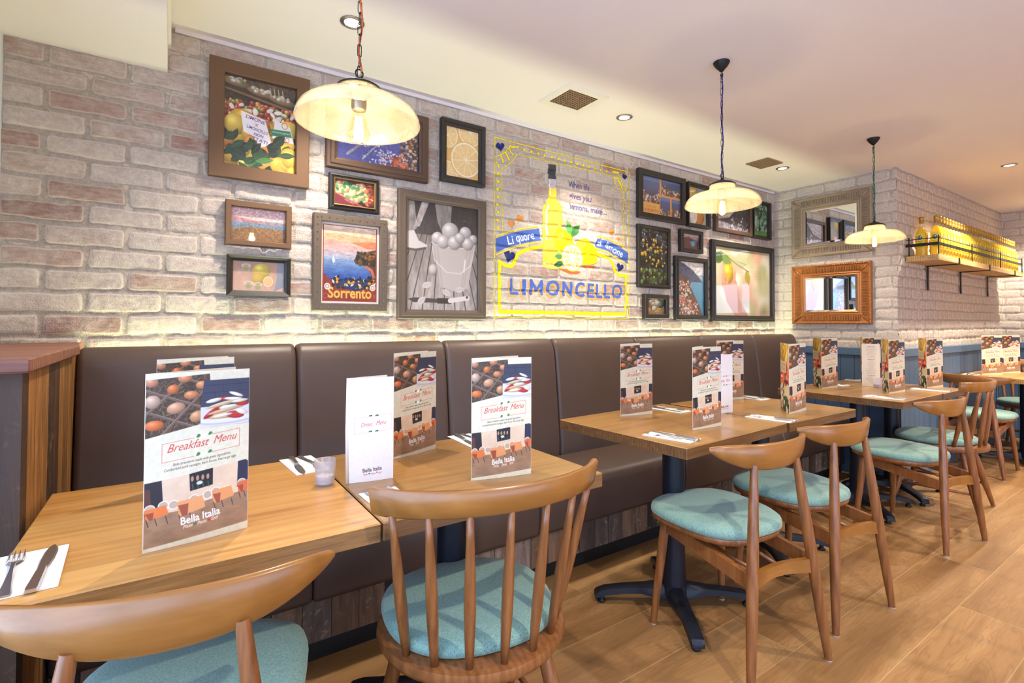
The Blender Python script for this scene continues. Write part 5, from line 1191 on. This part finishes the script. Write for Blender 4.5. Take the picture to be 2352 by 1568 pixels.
# ================================================================== PENDANTS
def pendant(x, y, cable, label):
    t = thing('pendant_lamp', label, 'pendant lamp', (x, y, 0), group='ribbed glass pendant lamps')
    G().lathe([(.001, CEIL - .045), (.008, CEIL - .043), (.013, CEIL - .036), (.026, CEIL - .022), (.033, CEIL - .010), (.036, CEIL - .004), (.036, CEIL - .001)], 32).go('ceiling_rose', 'iron', t, True, 40)
    G().tube([(0, 0, CEIL - .044), (.010, 0, CEIL - .052), (.008, 0, CEIL - .064), (-.004, 0, CEIL - .066), (-.010, 0, CEIL - .058)], .0022, 8).go('hook', 'iron', t, True)
    g = G(); z = CEIL - .060; k = 0
    while z > 1.882:
        L = .034; n = 16; pts = []
        for i in range(n + 1):
            a = 2 * PI * i / n; u = .0052 * math.cos(a); w_ = (L / 2 - .0052 if math.sin(a) > 0 else -(L / 2 - .0052)) * (1 if abs(math.sin(a)) > .05 else 0) + .0052 * math.sin(a)
            pts.append((u, 0, z - L / 2 + w_) if k % 2 else (0, u, z - L / 2 + w_))
        g.tube(pts, .0011, 5, False); z -= L - .0045; k += 1
    g.go('chain', 'iron', t, True)
    pts = [(.004 * math.sin(j * .9) + .003, .004 * math.cos(j * .7), CEIL - .05 - j * .0215) for j in range(24)]
    pts = [p for p in pts if p[2] > 1.865]; g = G()
    for ph in (0, PI): g.tube([(p[0] + .0016 * math.cos(j * 2.2 + ph), p[1] + .0016 * math.sin(j * 2.2 + ph), p[2]) for j, p in enumerate([tuple(a + (b - a) * f_ for a, b in zip(p0, p1)) for p0, p1 in zip(pts[:-1], pts[1:]) for f_ in (0, .25, .5, .75)])], .0021, 6)
    g.go('cable', cable, t, True)
    n = 20; g = G(); g.tube([(.010 * math.cos(2 * PI * i / n), 0, 1.866 + .0115 * math.sin(2 * PI * i / n)) for i in range(n + 1)], .0021, 6, False); g.go('ring', 'iron', t, True)
    G().lathe([(.001, 1.856), (.006, 1.855), (.009, 1.848), (.022, 1.843), (.045, 1.834), (.058, 1.826), (.0585, 1.822), (.056, 1.822), (.001, 1.826)], 40).go('cap', 'iron', t, True, 40)
    G().lathe([(.0545, 1.823), (.0555, 1.812), (.060, 1.800), (.068, 1.792), (.082, 1.788), (.105, 1.786), (.13, 1.778), (.149, 1.764), (.159, 1.747), (.1625, 1.733), (.162, 1.728), (.159, 1.728), (.1575, 1.734), (.155, 1.746), (.146, 1.761), (.128, 1.7745), (.104, 1.782), (.08, 1.784), (.065, 1.788), (.057, 1.797), (.0525, 1.811), (.0515, 1.823)], 240, ribs=1).go('glass_shade', 'shade', t, True)
    G().lathe([(.001, 1.824), (.019, 1.824), (.0195, 1.80), (.0205, 1.775), (.018, 1.766), (.001, 1.766)], 28).go('lamp_holder', 'nickel', t, True, 40)
    b = G().lathe([(.0135, 1.768), (.014, 1.760), (.020, 1.742), (.0275, 1.715), (.030, 1.702), (.027, 1.689), (.016, 1.681), (.004, 1.679), (.001, 1.676)], 32).go('bulb', 'bulb', t, True)
    g = G()
    for i in range(8):
        a = 2 * PI * i / 8; r0, r1 = .008, .011; g.tube([(r0 * math.cos(a), r0 * math.sin(a), 1.748), (r1 * math.cos(a), r1 * math.sin(a), 1.70)], .0011, 5)
    g.go('filament', 'filament', b)
    light('pendant_glow', 'POINT', (x, y, 1.712), P_BULB, C_BULB, shadow_soft_size=.014); return t
M['cab_or'] = plain('orange_cable', 'c8622a', .7); M['cab_bl'] = plain('blue_twisted_cable', '2b2c86', .8); M['cab_gr'] = plain('green_cable', '1f8a62', .7)
pendant(.413, 1.346, 'cab_or', 'ribbed glass pendant on a chain with orange cable, nearest the camera')
pendant(2.071, 1.350, 'cab_bl', 'ribbed glass pendant on a chain with blue twisted cable, middle of the three')
pendant(3.737, 1.360, 'cab_gr', 'ribbed glass pendant on a chain with green cable, furthest of the three')

# ================================================================== BOTTLE SHELF
sh = thing('wall_shelf', 'rough wooden wall shelf with dark iron rail and brackets, high on the brick pillar', 'shelf', (0, 0, 0))
SX0, SX1, SY, ST = 4.695, 7.12, 1.30, 1.712
G().box((SX0, SY, ST - .042), (SX1, PY - .014, ST), .002).go('shelf_board', 'shelf', sh)
g = G(); g.box((SX0 + .01, SY + .006, 1.783), (SX1 - .01, SY + .009, 1.806)); g.box((SX0 + .01, SY + .006, 1.783), (SX0 + .013, PY - .01, 1.806)); g.go('flat_rail', 'iron', sh)
g = G(); g.tube([(SX0, SY + .006, 1.838), (SX1, SY + .006, 1.838)], .003, 6); g.tube([(SX0 + .012, SY - .006, 1.838), (SX0 + .012, PY - .012, 1.838)], .003, 6); g.go('thin_rail', 'iron', sh)
for x in (SX0 + .012, 5.50, 6.337, 7.10): G().box((x - .004, SY + .001, ST), (x + .004, SY + .007, 1.856)).go('rail_post', 'iron', sh)
G().box((SX0 + .008, PY - .035, ST), (SX0 + .016, PY - .028, 1.856)).go('rail_post', 'iron', sh)
for x in (5.147, 5.972, 6.80):
    g = G().box((x - .012, PY - .022, 1.47), (x + .012, PY - .014, ST - .042)).box((x - .01, SY - .004, ST - .049), (x + .01, PY - .014, ST - .0425)).box((x - .011, SY - .0055, ST - .049), (x + .011, SY - .0005, ST + .003))
    g.lathe([(.001, .0), (.006, .001), (.007, .003)], 8); k = len(g.v) - 24; g.xf(Matrix.Translation((x, PY - .025, 1.49)) @ Matrix.Rotation(-PI / 2, 4, 'X'), k); g.go('bracket', 'iron', sh)
def yellow():
    m = NT('limoncello_liquid'); m.set(color=c4('f3d54a'), rough=.12, spec=.6)
    t = m.n('ShaderNodeBsdfTranslucent', {0: (*lin('ffe23c'), 1)}).outputs[0]
    m.l(m.n('ShaderNodeMixShader', {0: .45, 1: m.b.outputs[0], 2: t}).outputs[0], m.out.inputs[0]); return m.m
M['yellow'] = yellow(); M['neck'] = clear('clear_bottle_neck', (.97, .98, .93), .08); M['cap_gold'] = plain('gold_bottle_cap', 'b98f3c', .35, .6)
def sqlathe(g, prof, n=28, sq=.55):
    v = []; f = []
    for r, z, s_ in prof:
        for k in range(n):
            a = 2 * PI * k / n; m_ = max(abs(math.cos(a)), abs(math.sin(a))); rr = r * ((1 - s_) + s_ * min(1 / m_, 1.22) * .93); v.append((rr * math.cos(a), rr * math.sin(a), z))
    for i in range(len(prof) - 1):
        for k in range(n): f.append((i * n + k, i * n + (k + 1) % n, (i + 1) * n + (k + 1) % n, (i + 1) * n + k))
    return g.add(v, f)
bo = thing('limoncello_bottle', 'yellow bottle with gold cap on the shelf, nearest in the long front row', 'bottle', (0, 0, 0), group='yellow bottles in a row on the wall shelf')
sqlathe(G(), [(.001, .002, 0), (.033, .0, .7), (.035, .01, .8), (.035, .175, .8), (.033, .195, .7), (.024, .218, .4), (.0145, .235, 0), (.0135, .24, 0), (.001, .24, 0)]).go('body', 'yellow', bo, True, 50)
G().lathe([(.014, .232), (.0125, .25), (.0125, .272), (.015, .274)], 20).go('neck', 'neck', bo, True)
G().lathe([(.0155, .268), (.0155, .288), (.0145, .290), (.0158, .292), (.0158, .314), (.014, .317), (.001, .317)], 24).go('bottle_cap', 'cap_gold', bo, True, 40)
cl = Cv(0, 1, 0, 1.9, 44, 'f4dc20'); cl.el(.5, 1.35, .42, .36, 'dcd488'); cl.el(.5, 1.35, .36, .28, '2f4a4a'); cl.leaf(.25, 1.3, .3, .08, 40, '8fb070', None); cl.el(.6, 1.32, .12, .1, '7a9ac0'); cl.el(.62, 1.48, .14, .08, 'c8d8d0')
for y_, w_, h_ in ((.86, .8, .05), (.66, .5, .04), (.14, .85, .025), (.25, .6, .07)): cl.line([(.5 - w_ / 2, y_), (.5 + w_ / 2, y_)], h_, '4a4a28', .8)
for sx, rot in ((0, 0), (1, -PI / 2)):
    X, Z = np.meshgrid(np.linspace(-.021, .021, cl.nx), np.linspace(.07, .185, cl.ny)); P = np.stack([X, np.full(X.shape, -.0358) + (X / .021) ** 2 * .0018, Z], -1)
    if sx: P = np.stack([P[..., 1], -P[..., 0], P[..., 2]], -1)
    grid_mesh('bottle_label', P, cl.C[..., :3], 'print', bo, smooth=True)
bo.location = (4.872, SY + .062, ST)
for i in range(30):
    dup(bo, (4.872 + .0735 * (i + 1), SY + .062, ST), 0, 'yellow bottle with gold cap in the long front row on the wall shelf')
dup(bo, (4.85, PY - .068, ST), 0, 'yellow bottle standing apart against the wall at the left end of the shelf')
